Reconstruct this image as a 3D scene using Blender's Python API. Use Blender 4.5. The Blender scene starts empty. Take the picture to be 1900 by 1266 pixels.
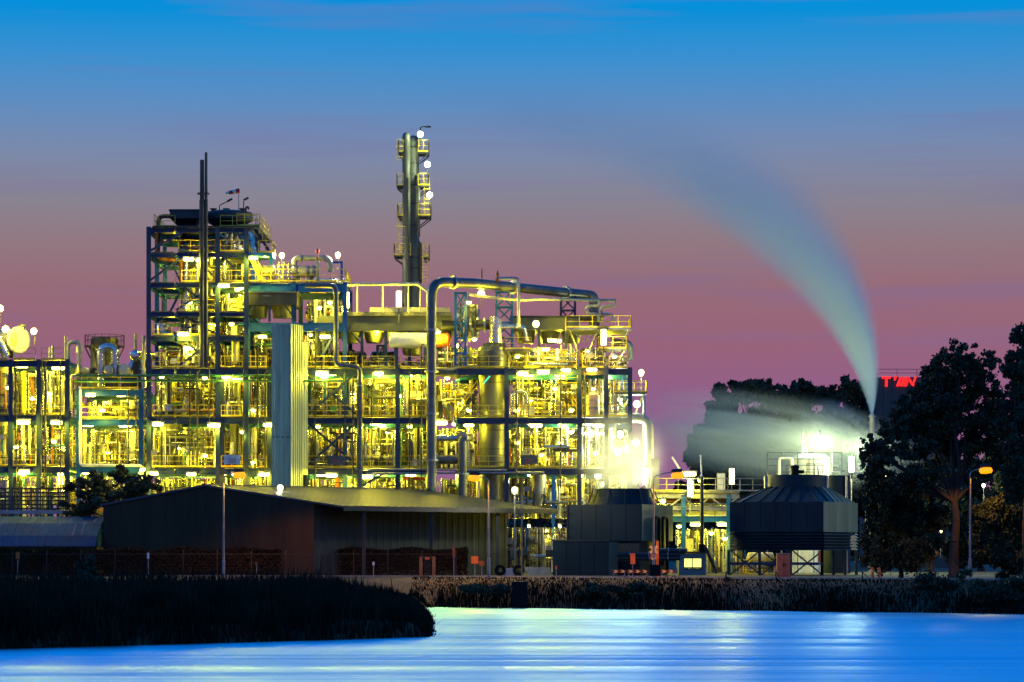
import bpy, math, random
import numpy as np
from mathutils import Vector, Matrix
random.seed(11)
rng = np.random.default_rng(5)
PI = math.pi

# ------------------------------------------------------------------ camera, sky, exposure
S = bpy.context.scene
COL = S.collection
F = 6000.0            # focal length in photo pixels (photo 1900 wide)
HZ = 1020.0           # horizon row in the photo
H = 4.46              # eye height above the water
cam = bpy.data.cameras.new('camera'); cam.sensor_width = 36; cam.lens = 36 * F / 1900
cam.shift_y = (HZ - 633) / 1900; cam.clip_start = 1; cam.clip_end = 9000
camo = bpy.data.objects.new('camera', cam); COL.objects.link(camo)
camo.location = (0, 0, H); camo.rotation_euler = (PI / 2, 0, 0)
S.camera = camo

def lin(c):
    return tuple(((x / 255) / 12.92 if x / 255 <= .04045 else ((x / 255 + .055) / 1.055) ** 2.4) for x in c)

w = bpy.data.worlds.new('World'); S.world = w; w.use_nodes = True
nt = w.node_tree; N = nt.nodes; L = nt.links
bg = N['Background']; bg.inputs[1].default_value = 1.0
tc = N.new('ShaderNodeTexCoord'); sep = N.new('ShaderNodeSeparateXYZ'); L.new(tc.outputs['Generated'], sep.inputs[0])
ramp = N.new('ShaderNodeValToRGB'); cr = ramp.color_ramp
# elevation ramp of a clear dusk sky: plum at the horizon, azure above, deep blue at the zenith
stops = [(0.0, lin((146, 102, 140))), (.046, lin((146, 94, 138))), (.064, lin((152, 100, 122))), (.081, lin((151, 108, 121))),
         (.095, lin((146, 121, 130))), (.108, lin((136, 132, 147))), (.122, lin((122, 138, 172))), (.137, lin((92, 141, 194))),
         (.150, lin((58, 144, 208))), (.163, lin((8, 143, 216))), (.18, (0.0, .275, .76)), (.30, (0.0, .34, 1.15)), (.55, (0.0, .20, .75)), (1.0, (.002, .10, .42))]
while len(cr.elements) < len(stops): cr.elements.new(0.5)
for e, (p, c) in zip(cr.elements, stops): e.position = p; e.color = (*c, 1)
L.new(sep.outputs[2], ramp.inputs[0])
# thin mauve cloud wisps, drawn out along the horizon
mp = N.new('ShaderNodeMapping'); mp.inputs['Scale'].default_value = (5, 5, 90); L.new(tc.outputs['Generated'], mp.inputs[0])
nz = N.new('ShaderNodeTexNoise'); nz.inputs['Scale'].default_value = 1.5; nz.inputs['Detail'].default_value = 6; L.new(mp.outputs[0], nz.inputs[0])
mr = N.new('ShaderNodeMapRange'); mr.inputs[1].default_value = .55; mr.inputs[2].default_value = .80; mr.inputs[3].default_value = 0; mr.inputs[4].default_value = .42; L.new(nz.outputs[0], mr.inputs[0])
mx = N.new('ShaderNodeMix'); mx.data_type = 'RGBA'; L.new(mr.outputs[0], mx.inputs[0]); L.new(ramp.outputs[0], mx.inputs[6]); mx.inputs[7].default_value = (*lin((122, 108, 160)), 1)
L.new(mx.outputs[2], bg.inputs[0])

S.view_settings.view_transform = 'Standard'; S.view_settings.look = 'None'; S.view_settings.exposure = 0; S.view_settings.gamma = 1
S.view_settings.use_curve_mapping = False
S.render.engine = 'CYCLES'
cy = S.cycles
cy.use_denoising = True
cy.max_bounces = 6; cy.diffuse_bounces = 3; cy.glossy_bounces = 3; cy.transmission_bounces = 2; cy.volume_bounces = 3; cy.transparent_max_bounces = 8
cy.sample_clamp_indirect = 3.0
cy.caustics_reflective = False; cy.caustics_refractive = False
cy.volume_step_rate = 1.0; cy.volume_max_steps = 96
cy.use_light_tree = True

# ------------------------------------------------------------------ helpers
def W(px, py, Y):
    return Vector(((px - 950) * Y / F, Y, H + (HZ - py) * Y / F))
def XW(px, Y): return (px - 950) * Y / F
def ZW(py, Y): return H + (HZ - py) * Y / F

class G:
    """collects shapes for ONE mesh object"""
    def __init__(s): s.v = []; s.f = []; s.m = []; s.s = []
    def add(s, vs, fs, mi=0, smooth=False):
        o = len(s.v); s.v.extend([tuple(v) for v in vs])
        for f in fs: s.f.append(tuple(o + i for i in f)); s.m.append(mi); s.s.append(smooth)
    def box(s, a, b, mi=0):
        x0, x1 = sorted((a[0], b[0])); y0, y1 = sorted((a[1], b[1])); z0, z1 = sorted((a[2], b[2]))
        s.add([(x0, y0, z0), (x1, y0, z0), (x1, y1, z0), (x0, y1, z0), (x0, y0, z1), (x1, y0, z1), (x1, y1, z1), (x0, y1, z1)],
              [(0, 3, 2, 1), (4, 5, 6, 7), (0, 1, 5, 4), (1, 2, 6, 5), (2, 3, 7, 6), (3, 0, 4, 7)], mi)
    def bar(s, p, q, wd, ht=None, mi=0):
        p = Vector(p); q = Vector(q); ht = ht or wd; d = (q - p)
        if d.length < 1e-5: return
        d.normalize(); up = Vector((0, 0, 1)) if abs(d.z) < .95 else Vector((0, 1, 0))
        a = d.cross(up).normalized() * wd / 2; b = a.cross(d).normalized() * ht / 2
        vs = [p - a - b, p + a - b, p + a + b, p - a + b, q - a - b, q + a - b, q + a + b, q - a + b]
        s.add(vs, [(0, 3, 2, 1), (4, 5, 6, 7), (0, 1, 5, 4), (1, 2, 6, 5), (2, 3, 7, 6), (3, 0, 4, 7)], mi)
    def ibeam(s, p, q, wd, ht, mi=0):
        """H-section: two flanges and a web"""
        p = Vector(p); q = Vector(q); d = (q - p).normalized(); up = Vector((0, 0, 1)) if abs(d.z) < .95 else Vector((0, 1, 0))
        a = d.cross(up).normalized(); b = a.cross(d).normalized(); t = .12 * ht
        s.bar(p + b * (ht / 2 - t / 2), q + b * (ht / 2 - t / 2), wd, t, mi); s.bar(p - b * (ht / 2 - t / 2), q - b * (ht / 2 - t / 2), wd, t, mi)
        s.bar(p, q, wd * .22, ht - 2 * t, mi)
    def tube(s, pts, r, n=8, R=None, mi=0, cap=True):
        pts = [Vector(p) for p in pts]
        if R is None: R = r * 2.4
        path = [pts[0]]
        for i in range(1, len(pts) - 1):
            a, b, c = pts[i - 1], pts[i], pts[i + 1]
            u = (a - b); v = (c - b); lu, lv = u.length, v.length
            if lu < 1e-6 or lv < 1e-6: continue
            u /= lu; v /= lv; ang = u.angle(v, PI)
            if ang > PI - .12: path.append(b); continue
            t = min(R / math.tan(ang / 2), lu * .48, lv * .48); k = 5 if r < .12 else 7
            for j in range(k + 1):
                x = j / k; path.append((b + u * t) * (1 - x) ** 2 + b * 2 * x * (1 - x) + (b + v * t) * x * x)
        path.append(pts[-1])
        rings = []; d0 = (path[1] - path[0]).normalized()
        up = Vector((0, 0, 1)) if abs(d0.z) < .9 else Vector((1, 0, 0)); a = d0.cross(up).normalized()
        for i, p in enumerate(path):
            d = (path[min(i + 1, len(path) - 1)] - path[max(i - 1, 0)]).normalized()
            a = (a - d * a.dot(d)); a = a.normalized() if a.length > 1e-6 else d.orthogonal().normalized(); b = d.cross(a)
            rings.append([p + (a * math.cos(2 * PI * k / n) + b * math.sin(2 * PI * k / n)) * r for k in range(n)])
        vs = [v for rg in rings for v in rg]
        fs = [(i * n + k, i * n + (k + 1) % n, (i + 1) * n + (k + 1) % n, (i + 1) * n + k) for i in range(len(rings) - 1) for k in range(n)]
        s.add(vs, fs, mi, n > 5)
        if cap:
            s.add(rings[0], [tuple(reversed(range(n)))], mi); s.add(rings[-1], [tuple(range(n))], mi)
    def lathe(s, o, prof, n=20, ax=(0, 0, 1), mi=0):
        """prof: (radius, height along ax) from o"""
        o = Vector(o); d = Vector(ax).normalized(); a = d.orthogonal().normalized(); b = d.cross(a)
        def ring(r, z): return [o + d * z + (a * math.cos(2 * PI * k / n) + b * math.sin(2 * PI * k / n)) * r for k in range(n)]
        for (r0, z0), (r1, z1) in zip(prof, prof[1:]):
            r0 = max(r0, 1e-3); r1 = max(r1, 1e-3)
            s.add(ring(r0, z0) + ring(r1, z1), [(k, (k + 1) % n, n + (k + 1) % n, n + k) for k in range(n)], mi, True)
    def vessel(s, p, q, r, n=18, dome=.45, mi=0, k=5):
        """cylinder with dished heads between p and q"""
        p = Vector(p); q = Vector(q); ln = (q - p).length; hd = min(r * dome, ln * .3)
        prof = [(r * math.sin(PI / 2 * i / k), hd - hd * math.cos(PI / 2 * i / k)) for i in range(k + 1)]
        prof += [(r, ln - hd)] + [(r * math.cos(PI / 2 * i / k), ln - hd + hd * math.sin(PI / 2 * i / k)) for i in range(1, k + 1)]
        s.lathe(p, prof, n, q - p, mi)
    def flange(s, p, d, r, t=.07, n=10, mi=0):
        d = Vector(d).normalized(); s.lathe(Vector(p) - d * t / 2, [(0, 0), (r, 0), (r, t), (0, t)], n, d, mi)
    def rail(s, p, q, h=1.1, step=1.7, t=.055, mi=0, toe=True):
        p = Vector(p); q = Vector(q); u = Vector((0, 0, 1)); ln = (q - p).length; n = max(1, round(ln / step))
        s.bar(p + u * h, q + u * h, t, t, mi); s.bar(p + u * h * .52, q + u * h * .52, t * .8, t * .8, mi)
        if toe: s.bar(p + u * .08, q + u * .08, .02, .14, mi)
        for i in range(n + 1):
            a = p.lerp(q, i / n); s.bar(a + u * .001, a + u * (h - t / 2), t * .9, t * .9, mi)
    def ladder(s, p, q, wd=.5, side=(1, 0, 0), step=.32, t=.05, cage=False, mi=0):
        p = Vector(p); q = Vector(q); sd = Vector(side).normalized() * wd / 2; ln = (q - p).length
        s.bar(p - sd, q - sd, t, t, mi); s.bar(p + sd, q + sd, t, t, mi)
        for i in range(1, int(ln / step)):
            a = p.lerp(q, i * step / ln); s.bar(a - sd, a + sd, t * .7, t * .7, mi)
        if cage:
            fw = Vector((0, -1, 0))
            for i in range(int(ln / 1.0)):
                a = p.lerp(q, (i + .5) * 1.0 / ln)
                s.tube([a - sd, a - sd * 1.5 + fw * .4, a + fw * .75, a + sd * 1.5 + fw * .4, a + sd], t * .5, 4, .2, mi)
    def stairs(s, p, q, wd=.8, side=(0, 1, 0), mi=0, rail=True):
        p = Vector(p); q = Vector(q); sd = Vector(side).normalized() * wd / 2; n = max(3, int(abs(q.z - p.z) / .22))
        s.bar(p - sd, q - sd, .07, .25, mi); s.bar(p + sd, q + sd, .07, .25, mi)
        for i in range(1, n):
            a = p.lerp(q, i / n); s.bar(a - sd, a + sd, .24, .04, mi)

def children_props(o, label=None, cat=None, group=None, kind=None):
    if label: o['label'] = label
    if cat: o['category'] = cat
    if group: o['group'] = group
    if kind: o['kind'] = kind
    return o
tag = children_props

def mesh_of(name, g, mats):
    me = bpy.data.meshes.new(name); me.from_pydata(g.v, [], g.f)
    for m in (mats if isinstance(mats, (list, tuple)) else [mats]): me.materials.append(m)
    me.polygons.foreach_set('material_index', g.m); me.polygons.foreach_set('use_smooth', g.s); me.update()
    return me
def obj(name, g, mats, parent=None, label=None, cat=None, group=None, kind=None):
    o = bpy.data.objects.new(name, mesh_of(name, g, mats) if isinstance(g, G) else g); COL.objects.link(o)
    if parent:
        o.parent = parent; o.matrix_parent_inverse = Matrix.Translation(-parent.location) if parent.type == 'EMPTY' and parent.parent is None else Matrix.Identity(4)
    if name in STUFFY and not kind and isinstance(g, G) and pieces(g) > 1: kind = 'stuff'
    return tag(o, label, cat, group, kind)
STUFFY = {'flange', 'band', 'saddle', 'leg', 'stiffener', 'roof_rib', 'strut', 'brace', 'nozzle', 'bracket', 'lacing', 'handwheel'}
def pieces(g):
    """how many loose shapes a mesh holds, by shared corners"""
    return 2 if len(g.f) > 60 or len(g.f) in (12, 18, 24) else 1
def thing(name, label, cat, loc=(0, 0, 0), group=None):
    o = bpy.data.objects.new(name, None); COL.objects.link(o); o.location = loc; o.empty_display_size = .3
    return tag(o, label, cat, group)

def npmesh(name, verts, faces, mat, parent=None, per=4):
    """big leaf / blade meshes from numpy arrays (faces all with `per` corners)"""
    me = bpy.data.meshes.new(name); nv = len(verts); nf = len(faces)
    me.vertices.add(nv); me.vertices.foreach_set('co', np.asarray(verts, np.float32).ravel())
    me.loops.add(nf * per); me.loops.foreach_set('vertex_index', np.asarray(faces, np.int32).ravel())
    me.polygons.add(nf); me.polygons.foreach_set('loop_start', np.arange(0, nf * per, per, dtype=np.int32))
    me.materials.append(mat); me.update(calc_edges=True); me.validate()
    o = bpy.data.objects.new(name, me); COL.objects.link(o)
    if parent: o.parent = parent; o.matrix_parent_inverse = Matrix.Translation(-parent.location)
    return o

# ------------------------------------------------------------------ materials
def pm(name, col, rough=.5, metal=0.0, var=.25, scale=1.2, stretch=(1, 1, 1), dirt=None, dirt_amt=.35, bump=0.0, bscale=8, spec=.5):
    """procedural painted / metal surface: tone variation, grime, fine relief"""
    m = bpy.data.materials.new(name); m.use_nodes = True; t = m.node_tree; n = t.nodes; l = t.links; b = n['Principled BSDF']
    ge = n.new('ShaderNodeNewGeometry'); ma = n.new('ShaderNodeMapping'); ma.inputs['Scale'].default_value = stretch; l.new(ge.outputs['Position'], ma.inputs[0])
    no = n.new('ShaderNodeTexNoise'); no.inputs['Scale'].default_value = scale; no.inputs['Detail'].default_value = 5; l.new(ma.outputs[0], no.inputs[0])
    r = n.new('ShaderNodeMapRange'); r.inputs[1].default_value = .3; r.inputs[2].default_value = .7; r.inputs[3].default_value = 1 - var; r.inputs[4].default_value = 1 + var; l.new(no.outputs[0], r.inputs[0])
    v = n.new('ShaderNodeVectorMath'); v.operation = 'SCALE'; v.inputs[0].default_value = col; l.new(r.outputs[0], v.inputs['Scale'])
    out = v.outputs[0]
    if dirt:
        n2 = n.new('ShaderNodeTexNoise'); n2.inputs['Scale'].default_value = scale * 2.3; n2.inputs['Detail'].default_value = 6; l.new(ma.outputs[0], n2.inputs[0])
        r2 = n.new('ShaderNodeMapRange'); r2.inputs[1].default_value = .5; r2.inputs[2].default_value = .68; r2.inputs[4].default_value = dirt_amt; l.new(n2.outputs[0], r2.inputs[0])
        mi = n.new('ShaderNodeMix'); mi.data_type = 'RGBA'; l.new(r2.outputs[0], mi.inputs[0]); l.new(out, mi.inputs[6]); mi.inputs[7].default_value = (*dirt, 1); out = mi.outputs[2]
    l.new(out, b.inputs['Base Color'])
    rr = n.new('ShaderNodeMapRange'); rr.inputs[3].default_value = max(.05, rough - .1); rr.inputs[4].default_value = min(1, rough + .12); l.new(no.outputs[0], rr.inputs[0]); l.new(rr.outputs[0], b.inputs['Roughness'])
    b.inputs['Metallic'].default_value = metal; b.inputs['Specular IOR Level'].default_value = spec
    if bump:
        n3 = n.new('ShaderNodeTexNoise'); n3.inputs['Scale'].default_value = bscale; n3.inputs['Detail'].default_value = 4; l.new(ge.outputs['Position'], n3.inputs[0])
        bu = n.new('ShaderNodeBump'); bu.inputs['Strength'].default_value = bump; bu.inputs['Distance'].default_value = .05; l.new(n3.outputs[0], bu.inputs['Height']); l.new(bu.outputs[0], b.inputs['Normal'])
    return m
def em(name, col, strength):
    m = bpy.data.materials.new(name); m.use_nodes = True; b = m.node_tree.nodes['Principled BSDF']
    b.inputs['Base Color'].default_value = (.1, .08, .05, 1); b.inputs['Emission Color'].default_value = (*col, 1); b.inputs['Emission Strength'].default_value = strength
    return m
RUST = (.10, .045, .02)
M = dict(
    blue=pm('blue_steel_paint', (.002, .085, .36), .45, var=.3, scale=.8, dirt=(.01, .04, .14), dirt_amt=.5),
    navy=pm('dark_blue_steel_paint', (.010, .027, .085), .5, var=.3, scale=.8, dirt=(.02, .025, .03), dirt_amt=.4),
    steel=pm('galvanised_steel', (.34, .35, .35), .36, .75, .25, 1.5, dirt=(.12, .11, .10)),
    clad=pm('aluminium_cladding', (.62, .62, .58), .24, .92, .22, 1.1, stretch=(1, 1, .35), dirt=(.22, .20, .16), dirt_amt=.4, bump=.15, bscale=5),
    matt=pm('pale_insulation_jacket', (.46, .43, .32), .42, .25, .25, 1.1, stretch=(1, 1, .3), dirt=(.2, .17, .12), dirt_amt=.4),
    grey=pm('grey_vessel_paint', (.115, .115, .085), .45, .1, .3, .9, stretch=(1, 1, .3), dirt=(.09, .08, .07), dirt_amt=.5, bump=.1),
    dark=pm('dark_grey_steel', (.036, .038, .035), .5, .2, .35, 1.0, dirt=RUST, dirt_amt=.3),
    yellow=pm('yellow_safety_paint', (.72, .53, .02), .45, 0, .25, 1.5, dirt=(.25, .15, .03), dirt_amt=.4),
    grating=pm('deck_grating', (.14, .14, .13), .7, .3, .35, 2.5, dirt=RUST),
    green=pm('green_pipe_paint', (.03, .16, .07), .45, 0, .3, 1),
    rust=pm('rust_brown_steel', (.20, .075, .025), .7, .1, .4, 1.6, dirt=(.06, .03, .02)),
    orange=pm('orange_paint', (.60, .13, .02), .5, 0, .25, 1.4),
    white=pm('white_paint', (.78, .77, .72), .5, 0, .15, 1, dirt=(.4, .37, .3), dirt_amt=.35),
    red=pm('red_paint', (.50, .02, .015), .5, 0, .2, 2),
    concrete=pm('concrete', (.30, .29, .27), .9, 0, .25, .8, dirt=(.15, .14, .12), bump=.3, bscale=6),
    bark=pm('tree_bark', (.045, .035, .028), .95, 0, .4, 3, stretch=(2, 2, .4), bump=.6, bscale=12),
    leaf=pm('dark_green_leaves', (.026, .040, .014), .7, 0, .5, .7),
    leaf2=pm('olive_leaves', (.045, .052, .020), .7, 0, .5, .6),
    hedge=pm('hedge_leaves', (.046, .027, .014), .9, 0, .4, .5, spec=.05),
    farleaf=pm('far_tree_leaves', (.030, .042, .022), .75, 0, .5, .25),
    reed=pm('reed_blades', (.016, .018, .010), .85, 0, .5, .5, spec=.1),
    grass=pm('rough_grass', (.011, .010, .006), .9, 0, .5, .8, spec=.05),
    asphalt=pm('asphalt', (.055, .054, .052), .85, 0, .3, 2.5, bump=.3, bscale=30),
    wire=pm('weathered_wire', (.045, .038, .03), .8, 0, .3, 3),
    sooty=pm('sooty_stack_steel', (.075, .072, .055), .5, .3, .3, .8, stretch=(1, 1, .3), dirt=(.04, .03, .025)),
    black=pm('black_plastic', (.012, .012, .012), .7, 0, .2, 2, spec=.1),
)
E = dict(
    warm=em('warm_lamp_glass', (1, .92, .30), 9), cool=em('cool_white_lamp_glass', (.92, 1, .80), 16),
    sodium=em('sodium_lamp_glass', (1, .31, .0), 1.7), teal=em('teal_streak_glow', (.0, .75, .55), 1.2),
    red=em('red_sign_glow', (1, .012, .008), 1.6), window=em('lit_window_glass', (.95, .95, .22), 1.5), small=em('small_lamp_glass', (1, .95, .55), 10),
)
def turn(g, o, ang):
    """turn every vertex of g about the vertical through o"""
    c, s = math.cos(ang), math.sin(ang); ox, oy = o[0], o[1]
    g.v = [(ox + (x - ox) * c - (y - oy) * s, oy + (x - ox) * s + (y - oy) * c, z) for x, y, z in g.v]
    return g

# ------------------------------------------------------------------ ground, water, road
GZ = 2.2
SHORE = [(-400, 300), (-80, 268), (-6.2, 250), (35.3, 223), (120, 168), (500, 60)]
def smooth(t): t = np.clip(t, 0, 1); return t * t * (3 - 2 * t)
def shore(x): return np.interp(x, [p[0] for p in SHORE], [p[1] for p in SHORE])
SPIT = [(-400, 20), (-60, 119), (-23, 144.6), (-12, 156), (-3.9, 165)]
def spit_edges(x, y):
    front = y - np.interp(x, [p[0] for p in SPIT], [p[1] for p in SPIT])
    side = (-.0245 * y) - x
    return front, side
def height(x, y):
    d = y - shore(x)
    z = -1.0 + 3.2 * smooth((d + 3) / 13)
    f, sd = spit_edges(x, y)
    e = np.minimum(f, sd * 1.2)
    zs = -1.0 + 1.9 * smooth((e + 1.2) / 3.0) + .35 * smooth((e - 3) / 10)
    z = np.maximum(z, np.where(sd > -2, zs, -1.0))
    return z + .12 * np.sin(x * .55 + y * .31) * np.sin(y * .43 - x * .2) * (np.abs(z - 2.2) > .05)
def ground_height(x, y): return float(height(np.array([x]), np.array([y]))[0])
xs = np.concatenate([np.linspace(-3000, -130, 12), np.arange(-120, 121, 1.5), np.linspace(130, 3000, 12)])
ys = np.concatenate([np.linspace(-50, 100, 6), np.arange(104, 300, 1.5), np.geomspace(303, 5000, 24)])
gx, gy = np.meshgrid(xs, ys); gz_ = height(gx.ravel(), gy.ravel())
gz_[(gy.ravel() > 290)] = GZ
nx, ny = len(xs), len(ys)
idx = np.arange(nx * ny).reshape(ny, nx)
quads = np.stack([idx[:-1, :-1], idx[:-1, 1:], idx[1:, 1:], idx[1:, :-1]], -1).reshape(-1, 4)
gm = pm('ground_soil_and_grass', (.085, .070, .032), .95, 0, .45, .35, dirt=(.030, .035, .015), dirt_amt=.8, bump=.8, bscale=1.5)
tag(npmesh('ground', np.stack([gx.ravel(), gy.ravel(), gz_], -1), quads, gm), kind='structure')

wm = bpy.data.materials.new('river_water'); wm.use_nodes = True
t = wm.node_tree; n = t.nodes; l = t.links; b = n['Principled BSDF']
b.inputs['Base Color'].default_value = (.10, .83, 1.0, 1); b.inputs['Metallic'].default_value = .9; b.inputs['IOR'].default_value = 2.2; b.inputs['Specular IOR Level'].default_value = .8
ge = n.new('ShaderNodeNewGeometry')
ma = n.new('ShaderNodeMapping'); ma.inputs['Scale'].default_value = (.010, .16, 1); l.new(ge.outputs['Position'], ma.inputs[0])
no = n.new('ShaderNodeTexNoise'); no.inputs['Scale'].default_value = 1.0; no.inputs['Detail'].default_value = 6; no.inputs['Roughness'].default_value = .62; l.new(ma.outputs[0], no.inputs[0])
mb = n.new('ShaderNodeMapping'); mb.inputs['Scale'].default_value = (.004, .045, 1); l.new(ge.outputs['Position'], mb.inputs[0])
nb_ = n.new('ShaderNodeTexNoise'); nb_.inputs['Scale'].default_value = 1.0; nb_.inputs['Detail'].default_value = 3; l.new(mb.outputs[0], nb_.inputs[0])
hs = n.new('ShaderNodeMath'); hs.operation = 'MULTIPLY_ADD'; hs.inputs[1].default_value = 3.0; l.new(nb_.outputs[0], hs.inputs[0]); l.new(no.outputs[0], hs.inputs[2])
bu = n.new('ShaderNodeBump'); bu.inputs['Strength'].default_value = 1.0; bu.inputs['Distance'].default_value = 1.5; l.new(hs.outputs[0], bu.inputs['Height']); l.new(bu.outputs[0], b.inputs['Normal'])
mr = n.new('ShaderNodeMapRange'); mr.inputs[1].default_value = .35; mr.inputs[2].default_value = .65; mr.inputs[3].default_value = .31; mr.inputs[4].default_value = .50; l.new(no.outputs[0], mr.inputs[0]); l.new(mr.outputs[0], b.inputs['Roughness'])
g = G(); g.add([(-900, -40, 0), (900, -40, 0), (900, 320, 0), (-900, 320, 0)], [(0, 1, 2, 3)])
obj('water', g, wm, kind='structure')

# road along the top of the bank, with a kerb and an edge line
def roadline(off, x0=-120, x1=110, k=40):
    return [(x0 + (x1 - x0) * i / k, float(shore(x0 + (x1 - x0) * i / k)) + off) for i in range(k + 1)]
def strip(off0, off1, z, mi=0, g=None):
    a = roadline(off0); c = roadline(off1); g = g or G(); k = len(a)
    g.add([(x, y, z) for x, y in a] + [(x, y, z) for x, y in c], [(i, i + 1, k + i + 1, k + i) for i in range(k - 1)], mi); return g
obj('road', strip(11.5, 17, GZ + .02), M['asphalt'], kind='structure')
obj('road_edge_line', strip(11.75, 11.9, GZ + .026), M['white'], kind='structure')
g = G(); c = roadline(17.15)
for p, q in zip(c, c[1:]): g.bar((*p, GZ + .05), (*q, GZ + .05), .25, .14)
obj('kerb', g, M['concrete'], kind='structure')
g = strip(17.3, 19.0, GZ + .09); obj('pavement', g, M['asphalt'], kind='structure')

# ------------------------------------------------------------------ reeds, grass, hedge
def blades(pts, hts, wd, lean=.25, seg=2):
    """curved upright blades: two quads each"""
    nb = len(pts); a = rng.uniform(0, 2 * PI, nb); dx = np.cos(a); dy = np.sin(a)
    la = rng.uniform(0, 2 * PI, nb); lm = rng.uniform(.02, lean, nb) * hts
    V = np.zeros((nb, 6, 3)); ww = wd * rng.uniform(.6, 1.4, nb)
    for k, (hh, lf, wf) in enumerate(((0, 0, 1), (.6, .35, .8), (1, 1, .12))):
        cx = pts[:, 0] + np.cos(la) * lm * lf; cyy = pts[:, 1] + np.sin(la) * lm * lf; cz = pts[:, 2] + hts * hh
        V[:, 2 * k] = np.stack([cx - dx * ww * wf, cyy - dy * ww * wf, cz], -1); V[:, 2 * k + 1] = np.stack([cx + dx * ww * wf, cyy + dy * ww * wf, cz], -1)
    base = np.arange(nb)[:, None] * 6
    Fq = np.concatenate([base + np.array([0, 1, 3, 2]), base + np.array([2, 3, 5, 4])])
    return V.reshape(-1, 3), Fq
def scatter(n, x0, x1, y0, y1, ok):
    x = rng.uniform(x0, x1, n); y = rng.uniform(y0, y1, n); m = ok(x, y); return x[m], y[m]
# the reed bed on the spit: thick along the waterline, lower towards its tip
def in_spit(x, y):
    f, sd = spit_edges(x, y); e = np.minimum(f, sd); return (e > -.15) & (rng.random(len(x)) < np.where(e < 9, 1, .35)) & (x > -.18 * y)
x, y = scatter(110000, -34, -3, 140, 215, in_spit)
f, sd = spit_edges(x, y)
clump = .75 + .35 * np.sin(x * 1.1 + 2 * np.sin(y * .23)) * np.sin(y * .7 + x * .3); clump = np.where(rng.random(len(x)) < .03, clump * rng.uniform(1.1, 1.5, len(x)), clump)
hts = (.75 + 1.5 * smooth(sd / 7.0)) * (.48 + .32 * smooth(f / 3 + .5)) * rng.uniform(.6, 1.15, len(x)) * clump
V, Fq = blades(np.stack([x, y, height(x, y) - .05], -1), hts, .045)
m_ = rng.random(len(x)) < np.where((sd < 2.5) | (f < 1.2), .05, .004)   # loose bent stems that break the outline
V2, F2 = blades(np.stack([x, y, height(x, y) - .05], -1)[m_], hts[m_] * rng.uniform(1.0, 1.5, m_.sum()), .022, 1.1)
Fq = np.concatenate([Fq, F2 + len(V)]); V = np.concatenate([V, V2])
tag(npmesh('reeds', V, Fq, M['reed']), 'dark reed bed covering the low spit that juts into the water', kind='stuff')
# rough grass on the far bank
x, y = scatter(90000, -8, 46, 215, 275, lambda x, y: (np.abs(y - shore(x) - 4.0) < 6.0) & (x > -.04 * y) & (rng.random(len(x)) < 1))
d = y - shore(x)
hts = rng.uniform(.3, .85, len(x)) * np.interp(d, [-2, 2.5, 5.5, 7], [1.3, 1.3, .5, .14]) * (.8 + .45 * np.sin(x * .6) * np.sin(x * .23 + y * .2)) + .1
V, Fq = blades(np.stack([x, y, height(x, y) - .05], -1), hts, .04)
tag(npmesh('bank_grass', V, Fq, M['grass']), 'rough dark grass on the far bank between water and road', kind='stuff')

def leaves(cl, n, size, squash=1.0):
    """leaf quads through a set of ellipsoid clumps (x,y,z,rx,ry,rz); denser to the clump's skin"""
    vol = np.array([c[3] * c[4] * c[5] for c in cl]) ** .75; pick = rng.choice(len(cl), n, p=vol / vol.sum()); C = np.array(cl)[pick]
    d = rng.normal(size=(n, 3)); d /= np.linalg.norm(d, axis=1)[:, None]; r = rng.uniform(.15, 1, n) ** .45
    r *= 1 + .28 * rng.normal(size=n)
    P = C[:, :3] + d * C[:, 3:6] * r[:, None]
    a = rng.normal(size=(n, 3)); a /= np.linalg.norm(a, axis=1)[:, None]; b = np.cross(a, rng.normal(size=(n, 3))); b /= np.linalg.norm(b, axis=1)[:, None]
    sz = size * rng.uniform(.55, 1.35, n)[:, None]
    V = np.stack([P - a * sz * .62, P + b * sz * .34 * squash, P + a * sz * .62, P - b * sz * .34 * squash], 1).reshape(-1, 3)
    return V, np.arange(n * 4).reshape(n, 4)
def sub_clumps(cl, k, f):
    """break big clumps into twig-end clumps so that the outline is ragged"""
    out = []
    for c in cl:
        for _ in range(k):
            d = rng.normal(size=3); d /= np.linalg.norm(d); r = rng.uniform(.2, 1.08); s = f * rng.uniform(.5, 1.5)
            out.append((c[0] + d[0] * c[3] * r, c[1] + d[1] * c[4] * r, c[2] + d[2] * c[5] * r, c[3] * s, c[4] * s, c[5] * s * .9))
    return out
def limb(g, p, q, r0, r1, n=6, k=4):
    p = Vector(p); q = Vector(q); o = [p.lerp(q, i / k) + Vector((random.uniform(-1, 1), random.uniform(-1, 1), 0)) * (q - p).length * .035 * (0 < i < k) for i in range(k + 1)]
    for i in range(k):
        ra = r0 + (r1 - r0) * i / k; rb = r0 + (r1 - r0) * (i + 1) / k; dd = o[i + 1] - o[i]
        g.lathe(o[i], [(ra, 0), (rb, dd.length)], n, dd)
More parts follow.
